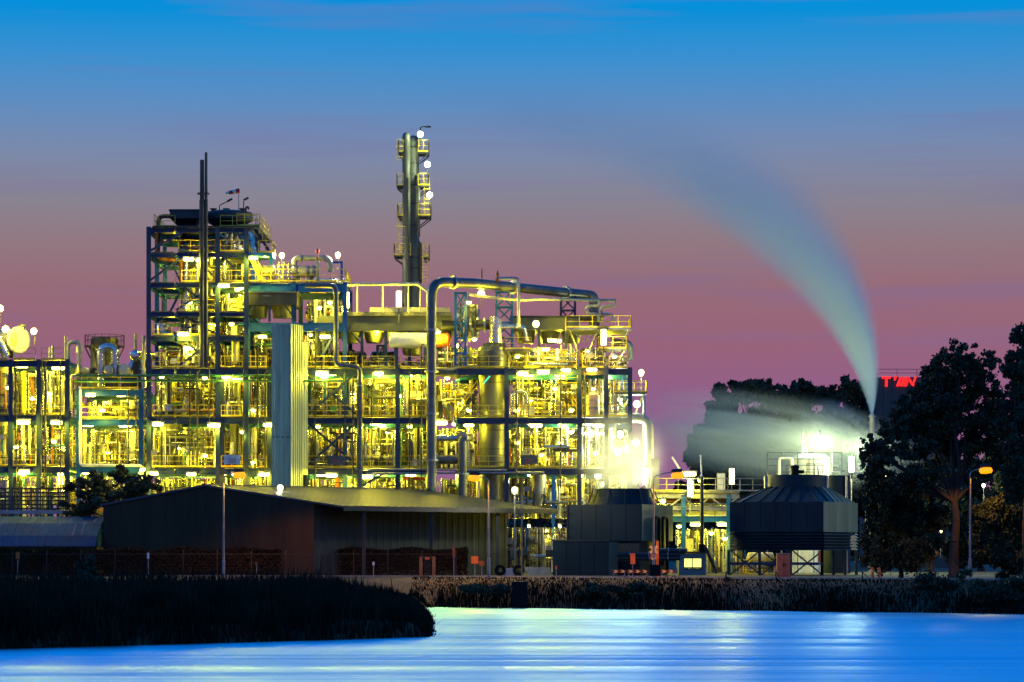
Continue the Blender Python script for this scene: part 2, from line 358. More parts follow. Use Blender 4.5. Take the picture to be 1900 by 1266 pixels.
def tree(name, label, base, cl, nleaf, size, mat, trunk_r=.25, fork=.4, k=9, f=.34, group=None, cat='tree'):
    base = Vector(base); t = thing(name, label, cat, base, group)
    g = G(); top = max(c[2] for c in cl); fz = base.z + (min(c[2] - c[5] for c in cl) - base.z) * .9 + .4
    fp = Vector((base.x, base.y, max(fz, base.z + .6))); limb(g, base - Vector((0, 0, .2)), fp, trunk_r * 1.25, trunk_r * .8, 8)
    for c in cl:
        e = Vector(c[:3]); limb(g, fp, e, trunk_r * .55, trunk_r * .12)
        for _ in range(3):
            d = Vector(rng.normal(size=3)); d.normalize(); limb(g, fp.lerp(e, .7), e + Vector((d.x * c[3], d.y * c[4], abs(d.z) * c[5])) * .75, trunk_r * .22, trunk_r * .04, 5, 3)
    obj('trunk', g, M['bark'], t)
    V, Fq = leaves(sub_clumps(cl, k, f), nleaf, size)
    npmesh('crown', V, Fq, mat, t); return t
def pxcl(Y, lst, dy=.9):
    """clumps given by centre px, py and radii in px -> metres at depth Y"""
    s = Y / F; return [(*W(a, b_, Y + random.uniform(-1.5, 1.5)), ra * s, (ra + rb) / 2 * s * dy, rb * s) for a, b_, ra, rb in lst]

# clipped hedge in front of the long shed
def hedge_pts():
    n = 42000; x = rng.uniform(XW(-40, 273), XW(868, 273), n); y = 273 + rng.uniform(-.8, .8, n); z = GZ + rng.uniform(0, 1, n) ** .7 * (2.35 + .12 * np.sin(x * 1.3))
    return np.stack([x, y, z], -1)
P = hedge_pts(); n_ = len(P); a = rng.normal(size=(n_, 3)); a /= np.linalg.norm(a, axis=1)[:, None]; b_ = np.cross(a, rng.normal(size=(n_, 3))); b_ /= np.linalg.norm(b_, axis=1)[:, None]
V = np.stack([P - a * .11, P + b_ * .07, P + a * .11, P - b_ * .07], 1).reshape(-1, 3)
tag(npmesh('hedge', V, np.arange(n_ * 4).reshape(-1, 4), M['hedge']), 'long clipped dark hedge in front of the brown gabled shed', 'hedge')

# ------------------------------------------------------------------ gabled shed
def corr(g, p, q, z0, z1, pitch=.9, dep=.028, mi=0, top0=None, top1=None):
    """profiled sheet wall from p to q (xy), crowns proud of the pans; the top edge may slope"""
    p = Vector((*p, 0)); q = Vector((*q, 0)); u = (q - p); ln = u.length; u.normalize(); nrm = Vector((u.y, -u.x, 0)); k = max(2, int(ln / pitch)); prev = None
    tops = (lambda s_: (top0 if top0 is not None else z1) + ((top1 if top1 is not None else z1) - (top0 if top0 is not None else z1)) * s_)
    pts = []
    for i in range(k):
        for fr, d_ in ((0, 0), (.55, 0), (.65, dep), (.9, dep), (1.0, 0)):
            s_ = (i + fr) / k; pts.append((p + u * ln * s_ + nrm * d_, tops(s_)))
    vs = []
    for a_, tz in pts: vs.append((a_.x, a_.y, z0)); vs.append((a_.x, a_.y, tz))
    g.add(vs, [(2 * i, 2 * i + 2, 2 * i + 3, 2 * i + 1) for i in range(len(pts) - 1)], mi)
u = Vector((.627, .778, 0)).normalized(); v = Vector((-.778, .627, 0)).normalized()   # along the shed, across it
Nc = Vector((XW(582, 270), 270, 0)); WID, LEN, EZ, RZ = 25.1, 25.7, 8.33, 9.88
def SP(a_, b_, z): p = Nc + u * a_ + v * b_; return Vector((p.x, p.y, z))
shed = thing('gabled_shed', 'long low brown gabled shed with grey side wall and wide roof overhang', 'warehouse', SP(0, 0, GZ))
mbrown = pm('brown_sheet_cladding', (.060, .033, .016), .6, .0, .2, .5, stretch=(1, 1, .3), dirt=(.035, .02, .012), spec=.15)
mgreyw = pm('grey_sheet_cladding', (.050, .056, .044), .55, .0, .25, .4, stretch=(1, 1, .3), dirt=(.035, .035, .03), spec=.2)
mroof = pm('grey_metal_roof', (.028, .040, .066), .40, .1, .3, .35, dirt=(.05, .05, .05), dirt_amt=.45)
g = G()
A, Bm, C_ = SP(0, WID, 0), SP(0, WID / 2, 0), SP(0, 0, 0)
corr(g, A.xy, Bm.xy, GZ, EZ, top0=EZ, top1=RZ - .05); corr(g, Bm.xy, C_.xy, GZ, EZ, top0=RZ - .05, top1=EZ)
obj('gable_wall', g, mbrown, shed)
g = G(); corr(g, SP(0, 0, 0).xy, SP(LEN, 0, 0).xy, GZ, EZ); obj('side_wall', g, mgreyw, shed)
g = G(); g.add([SP(LEN, 0, GZ), SP(LEN, WID, GZ), SP(LEN, WID, EZ), SP(LEN, WID / 2, RZ - .05), SP(LEN, 0, EZ)], [(0, 1, 2, 3, 4)]); g.add([SP(LEN, WID, GZ), SP(0, WID, GZ), SP(0, WID, EZ), SP(LEN, WID, EZ)], [(0, 1, 2, 3)])
obj('rear_wall', g, mgreyw, shed)
RL, OV = 28.5, 3.5; ov_z = 7.9
for b0, z0, b1, z1 in ((-OV, ov_z, WID / 2, RZ), (WID / 2, RZ, WID + .3, EZ - .03)):
    g = G(); up = Vector((0, 0, .14)); q4 = [SP(-.15, b0, z0), SP(RL, b0, z0), SP(RL, b1, z1), SP(-.15, b1, z1)]
    g.add(q4 + [p + up for p in q4], [(0, 3, 2, 1), (4, 5, 6, 7), (0, 1, 5, 4), (1, 2, 6, 5), (2, 3, 7, 6), (3, 0, 4, 7)])
    rf = obj('roof', g, mroof, shed)
    g = G()
    for i in range(29):
        p, q = SP(-.1 + i * 1.02, b0, z0 + .15), SP(-.1 + i * 1.02, b1, z1 + .15); g.bar(p, q, .07, .06)
    obj('roof_seam', g, mroof, rf, kind='stuff')
g = G(); g.bar(SP(-.2, WID / 2, RZ + .17), SP(RL, WID / 2, RZ + .17), .5, .06); obj('ridge_cap', g, mroof, shed)
g = G(); g.bar(SP(-.2, -OV - .04, ov_z - .02), SP(RL, -OV - .04, ov_z - .02), .12, .42); obj('fascia', g, M['dark'], shed)
for a_ in (2.8, 11.5, 20.5):
    g = G(); g.bar(SP(a_, -OV + .4, GZ - .1), SP(a_, -OV + .4, ov_z - .02), .28, .28); obj('canopy_post', g, M['dark'], shed)
g = G(); p = SP(LEN * .83, -.05, 0); obj('wall_hatch', (lambda gg: (gg.box((p.x - .5, p.y - .05, 5.4), (p.x - .2, p.y + .05, 6.6)), gg)[1])(g), M['steel'], shed)

# low blue shed beside it
mblue = pm('blue_sheet_roof', (.006, .048, .13), .8, .0, .3, .35, stretch=(1, 1, 1), dirt=(.006, .03, .10), bump=.35, bscale=.9, spec=.05)
bs = thing('blue_roofed_shed', 'low shed with a dull blue sheet roof beside the brown gable', 'shed', W(80, 1040, 288))
g = G(); xa, xb = XW(-60, 288), XW(188, 288)
sec = [(284.0, 4.75), (285.5, 5.7), (288, 6.8), (291.5, 7.45)]
for (y0, z0), (y1, z1) in zip(sec, sec[1:]):
    k = 16
    for i in range(k):
        xa_, xb_ = xa + (xb - xa) * i / k, xa + (xb - xa) * (i + 1) / k - .02
        g.add([(xa_, y0, z0), (xb_, y0, z0), (xb_, y1, z1), (xa_, y1, z1)], [(0, 1, 2, 3)])
obj('roof', g, mblue, bs)
g = G(); corr(g, (xa, 284.2), (xb - .05, 284.2), GZ, 4.74); g.box((xb - .1, 284.3, GZ), (xb, 291.4, 4.7)); obj('wall', g, mbrown, bs)

# ------------------------------------------------------------------ wire fence with a gate
FY = 267.0; fx0, fx1 = XW(-40, FY), XW(846, FY)
fence = thing('wire_fence', 'tall thin wire fence on steel posts along the road', 'fence', ((fx0 + fx1) / 2, FY, GZ))
gate0, gate1 = XW(781, FY), XW(805, FY); ftop = ZW(1028, FY)
np_ = 14
for i in range(np_ + 1):
    x = fx0 + (fx1 - fx0) * i / np_
    g = G(); g.tube([(x, FY, GZ - .1), (x, FY, ftop), (x, FY + .2, ftop + .3)], .035, 6, .05); obj('post', g, M['wire'], fence)
g = G(); g.bar((fx0, FY, ftop), (fx1, FY, ftop), .045); obj('top_rail', g, M['wire'], fence)
g = G()
for k in range(7): z = GZ + .25 + k * .26; g.bar((fx0, FY + .02, z), (fx1, FY + .02, z), .008)
xk = fx0
while xk < fx1 - 2: g.bar((xk, FY + .03, GZ + .1), (xk + 1.8, FY + .03, ftop), .007); g.bar((xk + 1.8, FY + .035, GZ + .1), (xk, FY + .035, ftop), .007); xk += .45
obj('wire_mesh', g, M['wire'], fence, kind='stuff')
gt = thing('fence_gate', 'narrow brown gate frame with a small orange plate on its top', 'gate', ((gate0 + gate1) / 2, FY - .15, GZ))
for x in (gate0, gate1):
    g = G(); g.box((x - .13, FY - .28, GZ - .1), (x + .13, FY - .08, ZW(1033, FY))); obj('gate_post', g, pm('weathered_wood', (.22, .11, .05), .85, 0, .3, 3), gt)
g = G(); g.box((gate0 + .13, FY - .24, ZW(1035.5, FY)), (gate1 - .13, FY - .12, ZW(1033, FY))); obj('lintel', g, M['dark'], gt)
g = G(); g.box((XW(789, FY), FY - .3, ZW(1038.5, FY)), (XW(797, FY), FY - .26, ZW(1034, FY))); obj('plate', g, M['orange'], gt)
for k in range(5):
    x = gate0 + .3 + k * .16; g = G(); g.bar((x, FY - .18, GZ), (x, FY - .18, ZW(1036, FY)), .04); obj('bar', g, M['dark'], gt)
# ------------------------------------------------------------------ steel frames of the plant
def frame(label, xs, floors, Y0, depth, rows, colmat, skip=(), deckfrom=0, beam=.58, cw=.40, braces=(), rails=True, cat='steel frame', hidden_front=(), main=3):
    """xs: column px at the front plane; floors: deck py (low to high); braces: (x0,py0,x1,py1[,row])"""
    X = [XW(p, Y0) for p in xs]; Zf = [ZW(p, Y0) for p in floors]; Ys = [Y0 + depth * r / (rows - 1) for r in range(rows)]
    t = thing('steel_frame', label, cat, ((X[0] + X[-1]) / 2, Y0 + depth / 2, GZ))
    for r, y in enumerate(Ys):
        for i, x in enumerate(X):
            if (r, i) in skip: continue
            g = G(); g.ibeam((x, y, GZ - .1), (x, y, Zf[-1]), cw, cw); obj('column', g, colmat[0] if r == 0 else colmat[1], t)
        for j, z in enumerate(Zf):
            bm = beam if j < main else .42
            for i in range(len(X) - 1):
                g = G(); g.ibeam((X[i] + cw * .3, y, z - bm / 2 - .12), (X[i + 1] - cw * .3, y, z - bm / 2 - .12), .32, bm); obj('beam', g, colmat[0] if r == 0 else colmat[1], t)
    for j, z in enumerate(Zf):
        for i, x in enumerate(X):
            g = G()
            for y0, y1 in zip(Ys, Ys[1:]): g.ibeam((x, y0 + cw * .55, z - beam * .4 - .13), (x, y1 - cw * .55, z - beam * .4 - .13), .26, beam * .72)
            obj('cross_beam', g, colmat[1], t)
        for i in range(len(X) - 1):
            g = G(); a_, b_ = X[i] + .28, X[i + 1] - .28; k = 4
            if (j, i) not in hidden_front:
                for m_ in range(k):   # grating panels with gaps between them
                    ya, yb = Y0 - .15 + (depth + .3) * m_ / k, Y0 - .15 + (depth + .3) * (m_ + 1) / k - .12
                    g.box((a_, ya, z - .07), (b_, yb, z - .02))
                obj('deck', g, M['grating'], t)
            if rails:
                g = G(); g.rail((a_, Y0 - .32, z - .02), (b_, Y0 - .32, z - .02), 1.05, 1.6, .06); obj('railing', g, M['yellow'], t)
    for br in braces:
        x0, p0, x1, p1 = br[:4]; y = Y0 + (br[4] if len(br) > 4 else -.02); g = G(); g.bar(W(x0, p0, Y0) + Vector((0, y - Y0, 0)), W(x1, p1, Y0) + Vector((0, y - Y0, 0)), .2, .2)
        obj('brace', g, colmat[0] if y < Y0 + 1 else colmat[1], t)
    return t
BN = (M['navy'], M['blue'])
YP = 300.0
FL = [867, 773, 682]      # the three main decks, as rows of the photograph at the front plane
fa = frame('low blue steel frame carrying the pale round drum at the edge of the plant', [-60, 20, 72, 125], [864, 769, 667], YP, 16, 3, BN)
fb = frame('blue steel frame under the two round drum heads beside the braced tower', [146, 262], [864, 776, 721], YP + 1, 15, 3, (M['blue'], M['blue']))
fc = frame('tall dark braced steel tower with twin thin stacks and rooftop hoppers', [276, 326, 404, 457], FL + [622, 577, 523, 467, 421], YP, 14, 3, BN, rails=False,
           skip=[(0, 1)], braces=[(278, 466, 360, 420), (360, 420, 404, 466), (278, 521, 352, 467), (352, 467, 404, 521), (327, 576, 404, 525), (327, 525, 404, 576), (327, 622, 404, 578, .1), (327, 578, 404, 622, .3),
                                   (330, 681, 404, 624), (330, 624, 404, 681, .2), (406, 467, 436, 422), (436, 422, 457, 467, .2), (406, 467, 457, 522), (300, 576, 326, 525, 6), (300, 466, 326, 523, 7), (350, 520, 320, 468, 13.5)])
g = G()
for (a_, b_, p, dy) in ((290, 330, 421, 0), (404, 482, 421, 0), (290, 326, 467, 7), (326, 404, 467, 0), (404, 457, 467, 0), (310, 330, 523, 5), (332, 404, 523, 0), (404, 455, 523, 0), (328, 404, 577, 0), (278, 326, 622, 0), (328, 404, 622, 0),
                    (278, 404, 682, -.2), (278, 402, 773, -.2), (278, 402, 867, -.2), (406, 455, 682, -.2), (406, 455, 773, -.2), (406, 455, 867, -.2)):
    g = G(); g.rail(W(a_, p, YP) + Vector((.25, dy - .1, 0)), W(b_, p, YP) + Vector((-.25, dy - .1, 0)), 1.05, 1.3, .055); obj('railing', g, M['yellow'], fc)
# roof platform that overhangs the tower, and its side rails
g = G(); g.box(W(284, 423, YP) + Vector((0, -.4, 0)), W(482, 420, YP) + Vector((0, 15, 0))); obj('roof_deck', g, M['dark'], fc)
for px in (286, 482):
    g = G(); g.rail(W(px, 420, YP), W(px, 420, YP) + Vector((0, 13, 0)), 1.1, 1.5, .055); obj('railing', g, M['yellow'], fc)
g = G(); g.rail(W(440, 420, YP) + Vector((0, -.3, 0)), W(482, 420, YP) + Vector((0, -.3, 0)), 1.1, .8, .055); obj('railing', g, M['yellow'], fc)
g = G(); g.stairs(W(500, 467, YP + 1.5), W(472, 423, YP + 1.5), .9); obj('stair_flight', g, M['navy'], fc)
g = G(); g.rail(W(500, 467, YP + 1), W(474, 423, YP + 1), 1.0, .7, .05, toe=False); obj('railing', g, M['yellow'], fc)
g = G(); g.stairs(W(484, 521, YP + 1.2), W(462, 470, YP + 1.2), .9); obj('stair_flight', g, M['yellow'], fc)
g = G(); g.rail(W(486, 521, YP + .8), W(462, 468, YP + .8), 1.0, .7, .05, toe=False); obj('railing', g, M['yellow'], fc)
g = G(); g.box(W(457, 476, YP), W(505, 469, YP) + Vector((0, 4, 0))); obj('landing', g, M['blue'], fc)
g = G(); g.bar(W(503, 476, YP + .2), W(503, 492, YP + .2), .3); obj('landing_leg', g, M['blue'], fc)
g = G(); g.rail(W(480, 469, YP) + Vector((0, -.1, 0)), W(505, 469, YP) + Vector((0, -.1, 0)), 1.1, .9, .055); g.rail(W(505, 469, YP), W(505, 469, YP) + Vector((0, 4, 0)), 1.1, 1, .055); obj('railing', g, M['yellow'], fc)

fd = frame('blue steel frame between the braced tower and the ribbed tower', [412, 500, 562], FL, YP + .6, 15, 3, BN)
fu = frame('blue upper deck carrying the yellow heat exchangers beside the braced tower', [460, 545, 640], [597, 524], YP + 2, 10, 2, (M['blue'], M['blue']), beam=.8, rails=False, hidden_front=[(0, 0), (0, 1)],
           braces=[(545, 597, 562, 626), (598, 660, 625, 610)])
for a_, b_ in ((460, 545), (545, 590), (590, 641)):
    g = G(); g.rail(W(a_, 522.5, YP + 1.5), W(b_, 522.5, YP + 1.5), 1.15, 1.2, .06); obj('railing', g, M['yellow'], fu)
g = G(); g.rail(W(641, 522.5, YP + 1.5), W(641, 522.5, YP + 1.5) + Vector((0, 10, 0)), 1.15, 1.2, .06); obj('railing', g, M['yellow'], fu)
fe = frame('dark steel frame under the long grey air cooler', [566, 667, 738, 796], FL, YP + .6, 18, 3, BN, braces=[(568, 772, 664, 690), (568, 690, 664, 772, .25), (568, 866, 664, 782), (568, 782, 664, 866, .25), (735, 866, 667, 905)])
ff = frame('dark steel frame around the big dark reactor', [846, 940, 1075, 1125, 1169], FL, YP, 18, 3, BN, braces=[(978, 760, 1030, 700, 9), (1078, 770, 1110, 690, 6), (985, 690, 1035, 735, 12)], skip=[(0, 0)])
# legs that carry the long air cooler above the third deck
def lattice(label, pxa, pxb, p0, p1, Y, d, mat, w_=.22, k=5):
    t = thing('lattice_tower', label, 'lattice tower', W((pxa + pxb) / 2, p0, Y)); xa, xb = XW(pxa, Y), XW(pxb, Y); z0, z1 = ZW(p0, Y), ZW(p1, Y)
    for x in (xa, xb):
        for y in (Y, Y + d): g = G(); g.bar((x, y, z0), (x, y, z1), w_); obj('leg', g, mat, t)
    for y in (Y, Y + d):
        g = G()
        for i in range(k):
            za, zb = z0 + (z1 - z0) * i / k, z0 + (z1 - z0) * (i + 1) / k
            g.bar((xa, y, za), (xb, y, zb), .07); g.bar((xb, y + .08, za), (xa, y + .08, zb), .07); g.bar((xa, y + .04, zb - .06), (xb, y + .04, zb - .06), .12)
        obj('lacing', g, mat, t)
    return t
lattice('blue lattice tower under the bend of the big overhead pipe', 845, 864, 682, 542, YP + 1.5, 1.2, M['blue'])
lattice('second blue lattice tower, carrying the middle of the overhead pipe', 921, 950, 682, 540, YP + 5, 1.2, M['blue'])
lattice('short dark lattice support under the far end of the overhead pipe', 1041, 1067, 600, 549, YP + 10.5, 1.0, M['navy'], k=2)
lattice('blue lattice support beyond the long air cooler', 700, 712, 682, 640, YP + 9, 1.0, M['blue'], k=2)
lattice('braced grey support at the end of the long air cooler', 600, 622, 682, 622, YP + 2, 1.5, M['navy'], k=1)

# right-hand end of the plant: platforms on the frame
def platform(label, pa, pb, py, Y, d, legs=0, struts=True, rail_mat=None, deckm=None, h=1.1, cat='platform'):
    t = thing('access_platform', label, cat, W((pa + pb) / 2, py, Y + d / 2)); z = ZW(py, Y); xa, xb = XW(pa, Y), XW(pb, Y)
    g = G(); g.box((xa, Y, z - .18), (xb, Y + d, z)); obj('deck', g, deckm or M['grating'], t)
    for p, q in (((xa, Y, z), (xb, Y, z)), ((xa, Y + d, z), (xb, Y + d, z)), ((xa, Y, z), (xa, Y + d, z)), ((xb, Y, z), (xb, Y + d, z))):
        g = G(); g.rail(p, q, h, 1.1, .055); obj('railing', g, rail_mat or M['yellow'], t)
    if struts:
        for x in (xa + .3, (xa + xb) / 2, xb - .3):
            g = G(); g.bar((x, Y + .1, z - .2), (x + (.8 if x < (xa + xb) / 2 else -.8), Y + d * .5, z - 2.0), .11); obj('strut', g, M['steel'], t)
    if legs:
        for x in (xa + .2, xb - .2):
            for y in (Y + .2, Y + d - .2): g = G(); g.bar((x, y, z - .2), (x, y, z - legs), .18); obj('leg', g, M['steel'], t)
    return t
platform('yellow railed top platform under the end of the overhead pipe', 1051, 1171, 608, YP + 1, 8)
platform('small yellow railed platform one level below the top platform', 1111, 1163, 647, YP + .5, 3)
platform('outrigger platform with yellow rails and white legs overlooking the steam', 1140, 1200, 728, YP + 1, 3.5, legs=4.6)
platform('yellow railed platform beside the polished chimney of the reactor', 936, 986, 648, YP + 2, 4)
platform('little railed platform below the third deck next to the reactor', 952, 990, 712, YP + 2, 3)
platform('yellow railed stair landing deep in the frame near the steam', 1032, 1072, 712, YP + 3, 4)
for lab, a_, p0, b_, p1, Y in (('stair flight on the second deck climbing past the reactor', 852, 770, 886, 726, YP + 2), ('stair flight descending from the landing near the steam', 1072, 770, 1034, 714, YP + 4),
                               ('stair flight on the lowest deck near the steam', 1076, 866, 1046, 820, YP + 4), ('stair flight on the lowest deck behind the sign board', 1010, 866, 985, 828, YP + 3), ('stair flight beside the foot of the braced tower', 425, 682, 405, 640, YP + 5)):
    t = thing('staircase', lab, 'staircase', W(a_, p0, Y)); g = G(); g.stairs(W(a_, p0, Y), W(b_, p1, Y), .9); obj('flight', g, M['dark'], t)
    for dy in (-.5, .5):
        g = G(); g.rail(W(a_, p0, Y) + Vector((0, dy, 0)), W(b_, p1, Y) + Vector((0, dy, 0)), 1.0, .9, .05, toe=False); obj('railing', g, M['yellow'], t)

# ------------------------------------------------------------------ the tall column
Yc = 312.0; sc = Yc / F
ct = thing('distillation_column', 'tall slender column with railed platforms and white lamps, highest of the plant', 'column', W(765, 600, Yc))
g = G(); o = W(767, 660, Yc); pz = lambda p: ZW(p, Yc) - o.z
g.lathe(o, [(14.5 * sc, 0), (14.5 * sc, pz(462)), (10.5 * sc, pz(440)), (10.5 * sc, pz(262))] + [(10.5 * sc * math.cos(a_), pz(262) + 10.5 * sc * 1.0 * math.sin(a_)) for a_ in (.3, .6, .9, 1.2, 1.5)], 24)
obj('shell', g, M['grey'], ct)
g = G()
for p in (480, 500, 420, 380, 345, 305, 275): r_ = (14.9 if p > 462 else 10.9) * sc; g.lathe(o + Vector((0, 0, pz(p))), [(r_ * .9, 0), (r_, 0), (r_, .12), (r_ * .9, .12)], 24)
obj('band', g, M['dark'], ct)
g = G(); o2 = W(754, 660, Yc - .9); g.vessel(o2, o2 + Vector((0, 0, ZW(247, Yc) - ZW(660, Yc))), 7.5 * sc, 20, 1.0); obj('side_shell', g, M['grey'], ct)
g = G(); g.tube([W(777, 440, Yc - 1), W(777, 330, Yc - 1), W(772, 326, Yc - .5)], 2.6 * sc, 8); obj('downcomer', g, M['sooty'], ct)
g = G(); g.tube([W(757, 525, Yc - 1.3), W(757, 330, Yc - 1.3)], 2.2 * sc, 8); obj('side_pipe', g, M['sooty'], ct)
g = G(); g.tube([W(781, 525, Yc - .6), W(781, 452, Yc - .6), W(776, 448, Yc - .2)], 2.0 * sc, 8); obj('side_pipe', g, M['dark'], ct)
for a_, b_, p in ((739, 748, 282), (776, 795, 282), (736, 748, 344), (776, 795, 344), (776, 799, 400), (731, 762, 474), (786, 796, 476), (738, 748, 400)):
    Yp = Yc - 1.2; xa, xb = XW(a_, Yp), XW(b_, Yp); z = ZW(p, Yp)
    g = G(); g.box((xa, Yp, z - .14), (xb, Yp + 2.6, z)); pf = obj('platform', g, M['dark'], ct)
    for p_, q_ in (((xa, Yp, z), (xb, Yp, z)), ((xa, Yp + 2.6, z), (xb, Yp + 2.6, z)), ((xa if a_ < 765 else xb, Yp, z), (xa if a_ < 765 else xb, Yp + 2.6, z))):
        g = G(); g.rail(p_, q_, 1.15, .6, .055); obj('railing', g, M['yellow'], pf)
    s_ = 1 if a_ < 765 else -1; xo = xa if a_ < 765 else xb
    g = G(); g.bar((xo, Yp + .3, z - .15), (xo + s_ * (xb - xa) * .9, Yp + .3, z - .15 - (xb - xa) * .7), .1); g.bar((xo, Yp + 2.2, z - .15), (xo + s_ * (xb - xa) * .9, Yp + 2.2, z - .15 - (xb - xa) * .7), .1); obj('strut', g, M['dark'], pf)
for px, p0, p1 in ((789, 526, 452), (741, 302, 258), (742, 430, 378), (792, 400, 330), (745, 470, 405)):
    g = G(); g.ladder(W(px, p0, Yc - 1.0), W(px, p1, Yc - 1.0), .5, cage=True); obj('ladder', g, M['yellow'], ct)
g = G(); g.tube([W(780, 262, Yc), W(780, 237, Yc), W(785, 235, Yc), W(799, 235.5, Yc)], .06, 6); g.box(W(789, 236.5, Yc - .1), W(799.5, 234.5, Yc + .2)); obj('dark_lamp_arm', g, M['dark'], ct)

# ------------------------------------------------------------------ twin stacks, rooftop gear
for px, top, r, lab in ((375, 297, 4.6, 'shorter and thicker of the twin stacks on the braced tower'), (382.5, 283, 3.0, 'taller and thinner of the twin stacks on the braced tower')):
    Ys = YP - .7; t = thing('stack', lab, 'stack', W(px, 682, Ys)); g = G(); s_ = Ys / F; o = W(px, 682, Ys)
    hh = ZW(top, Ys) - o.z; hm = ZW(372, Ys) - o.z
    g.lathe(o, [(r * s_ * 1.15, 0), (r * s_ * 1.15, hm), (r * s_ * .92, hm + .1), (r * s_ * .85, hh), (r * s_ * .6, hh), (r * s_ * .6, hh - .6)], 14); obj('shell', g, M['sooty'], t)
    for p in (361, 412, 430, 470, 520, 560, 600):
        g = G(); g.lathe(W(px, p, Ys), [(r * s_, 0), (r * s_ * (2.0 if p == 361 else 1.35), 0), (r * s_ * (2.0 if p == 361 else 1.35), .14), (r * s_, .14)], 14); obj('collar', g, M['dark'], t)
# tank and hopper on the tower roof
t = thing('rooftop_tank', 'wide dark tank with a low domed lid on the tower roof', 'tank', W(425, 421, YP + 6)); o = W(424, 419, YP + 6); s_ = (YP + 6) / F
g = G(); g.lathe(o, [(30 * s_, 0), (46 * s_, 10 * s_), (46 * s_, 20 * s_), (44 * s_, 24 * s_), (25 * s_, 27.5 * s_), (0, 28 * s_)], 28); obj('shell', g, M['dark'], t)
for px in (396, 420, 450): g = G(); g.tube([W(px, 393, YP + 6), W(px, 388, YP + 6)], .22, 8); g.flange(W(px, 388, YP + 6), (0, 0, 1), .34, .1); obj('nozzle', g, M['dark'], t)
g = G(); g.tube([W(456, 392, YP + 4), W(456, 385, YP + 4), W(461, 384, YP + 4), W(461, 389, YP + 4)], .1, 6, .25); obj('gooseneck_vent', g, M['dark'], t)
t = thing('rooftop_hopper', 'square dark hopper beside the twin stacks on the tower roof', 'hopper', W(346, 421, YP + 3)); s_ = 300 / F
g = G(); c0 = W(346, 419, YP + 4)
def frust(g, c, r0, r1, z0, z1, mi=0):
    g.add([(c.x + a_ * r0[0], c.y + b_ * r0[1], z0) for a_, b_ in ((-1, -1), (1, -1), (1, 1), (-1, 1))] + [(c.x + a_ * r1[0], c.y + b_ * r1[1], z1) for a_, b_ in ((-1, -1), (1, -1), (1, 1), (-1, 1))],
          [(0, 3, 2, 1), (4, 5, 6, 7), (0, 1, 5, 4), (1, 2, 6, 5), (2, 3, 7, 6), (3, 0, 4, 7)], mi)
frust(g, c0, (.9, .9), (1.35, 2), c0.z, c0.z + .5); frust(g, c0, (1.36, 2.01), (1.36, 2.01), c0.z + .5, c0.z + 1.2); obj('shell', g, M['dark'], t)
g = G(); frust(g, c0, (1.46, 2.1), (1.4, 2.05), c0.z + 1.2, c0.z + 1.34); obj('lid', g, M['dark'], t)
t = thing('vent_pipe', 'dark vent pipe looping down the outer side of the tower roof', 'pipe', W(292, 440, YP + 2)); g = G(); g.tube([W(322, 402, YP + 2), W(294, 401, YP + 2), W(293, 481, YP + 2), W(345, 483, YP + 2)], .2, 10, .6); obj('run', g, M['rust'], t)
t = thing('windsock', 'red and white windsock blown sideways on a thin rooftop pole', 'windsock', W(443, 392, YP + 5)); g = G(); g.tube([W(443, 393, YP + 5), W(443, 352, YP + 5)], .04, 6); obj('pole', g, M['steel'], t)
d = (W(419, 359, YP + 5) - W(444.5, 354, YP + 5)); o = W(444.5, 354, YP + 5)
for i in range(4):
    g = G(); f0, f1 = i / 4, (i + 1) / 4; g.lathe(o + d * f0, [(.24 - .1 * f0, 0), (.24 - .1 * f1, d.length / 4)], 12, d); obj('sock_band', g, M['red'] if i % 2 == 0 else M['white'], t)
for px, px2, p1, p2, lab in ((407, 431, 379, 369, 'unlit long-headed lamp post near the windsock on the tower roof'), (452, 461, 374, 367, 'unlit short lamp post beside the windsock pole')):
    t = thing('roof_lamp_post', lab, 'lamp post', W(px, 393, YP + 3)); g = G(); g.tube([W(px, 394, YP + 3), W(px, p1 + 2, YP + 3), W(px2 - 8, p2 + 5, YP + 3)], .05, 6, .3); obj('pole', g, M['dark'], t)
    g = G(); g.bar(W(px2 - 9, p2 + 5, YP + 3), W(px2, p2, YP + 3), .3, .16); obj('lamp_head', g, M['dark'], t)
for px, p0, p1, Y, lab in ((301, 622, 532, YP + 4, 'thin dark mast beside the braced tower legs'), (894, 545, 499, YP + 6, 'thin lightning rod behind the overhead pipe')):
    t = thing('mast', lab, 'mast', W(px, p0, Y)); g = G(); g.tube([W(px, p0, Y), W(px, p1, Y)], .07, 6); obj('pole', g, M['dark'], t)

# tall pipes that climb through the braced tower
for i, (px, p0, p1, r, m_, dy) in enumerate(((346, 680, 470, .20, 'clad', 2.5), (357, 680, 500, .27, 'matt', 3.5), (367, 680, 470, .24, 'clad', 2.0), (392, 680, 478, .16, 'matt', 4), (418, 523, 424, .30, 'clad', 4), (428, 523, 424, .22, 'matt', 5), (438, 523, 424, .30, 'clad', 5.5), (336, 523, 430, .14, 'rust', 3))):
    t = thing('riser_pipe', ['thin shiny', 'thick pale', 'fat shiny', 'slim pale', 'fat shiny upper', 'pale upper', 'second fat shiny upper', 'thin rusty'][i] + ' riser pipe climbing inside the braced tower', 'pipe', W(px, p0, YP + dy), 'riser pipes of the braced tower'); g = G(); g.tube([W(px, p0, YP + dy), W(px, p1, YP + dy), W(px + 9, p1 - 1, YP + dy)], r, 12); obj('run', g, M[m_], t)
    g = G(); [g.flange(W(px, p0 + (p1 - p0) * f_, YP + dy), (0, 0, 1), r * 1.45, .1, 12) for f_ in (.15, .4, .65, .85)]; obj('flange', g, M['steel'], t)

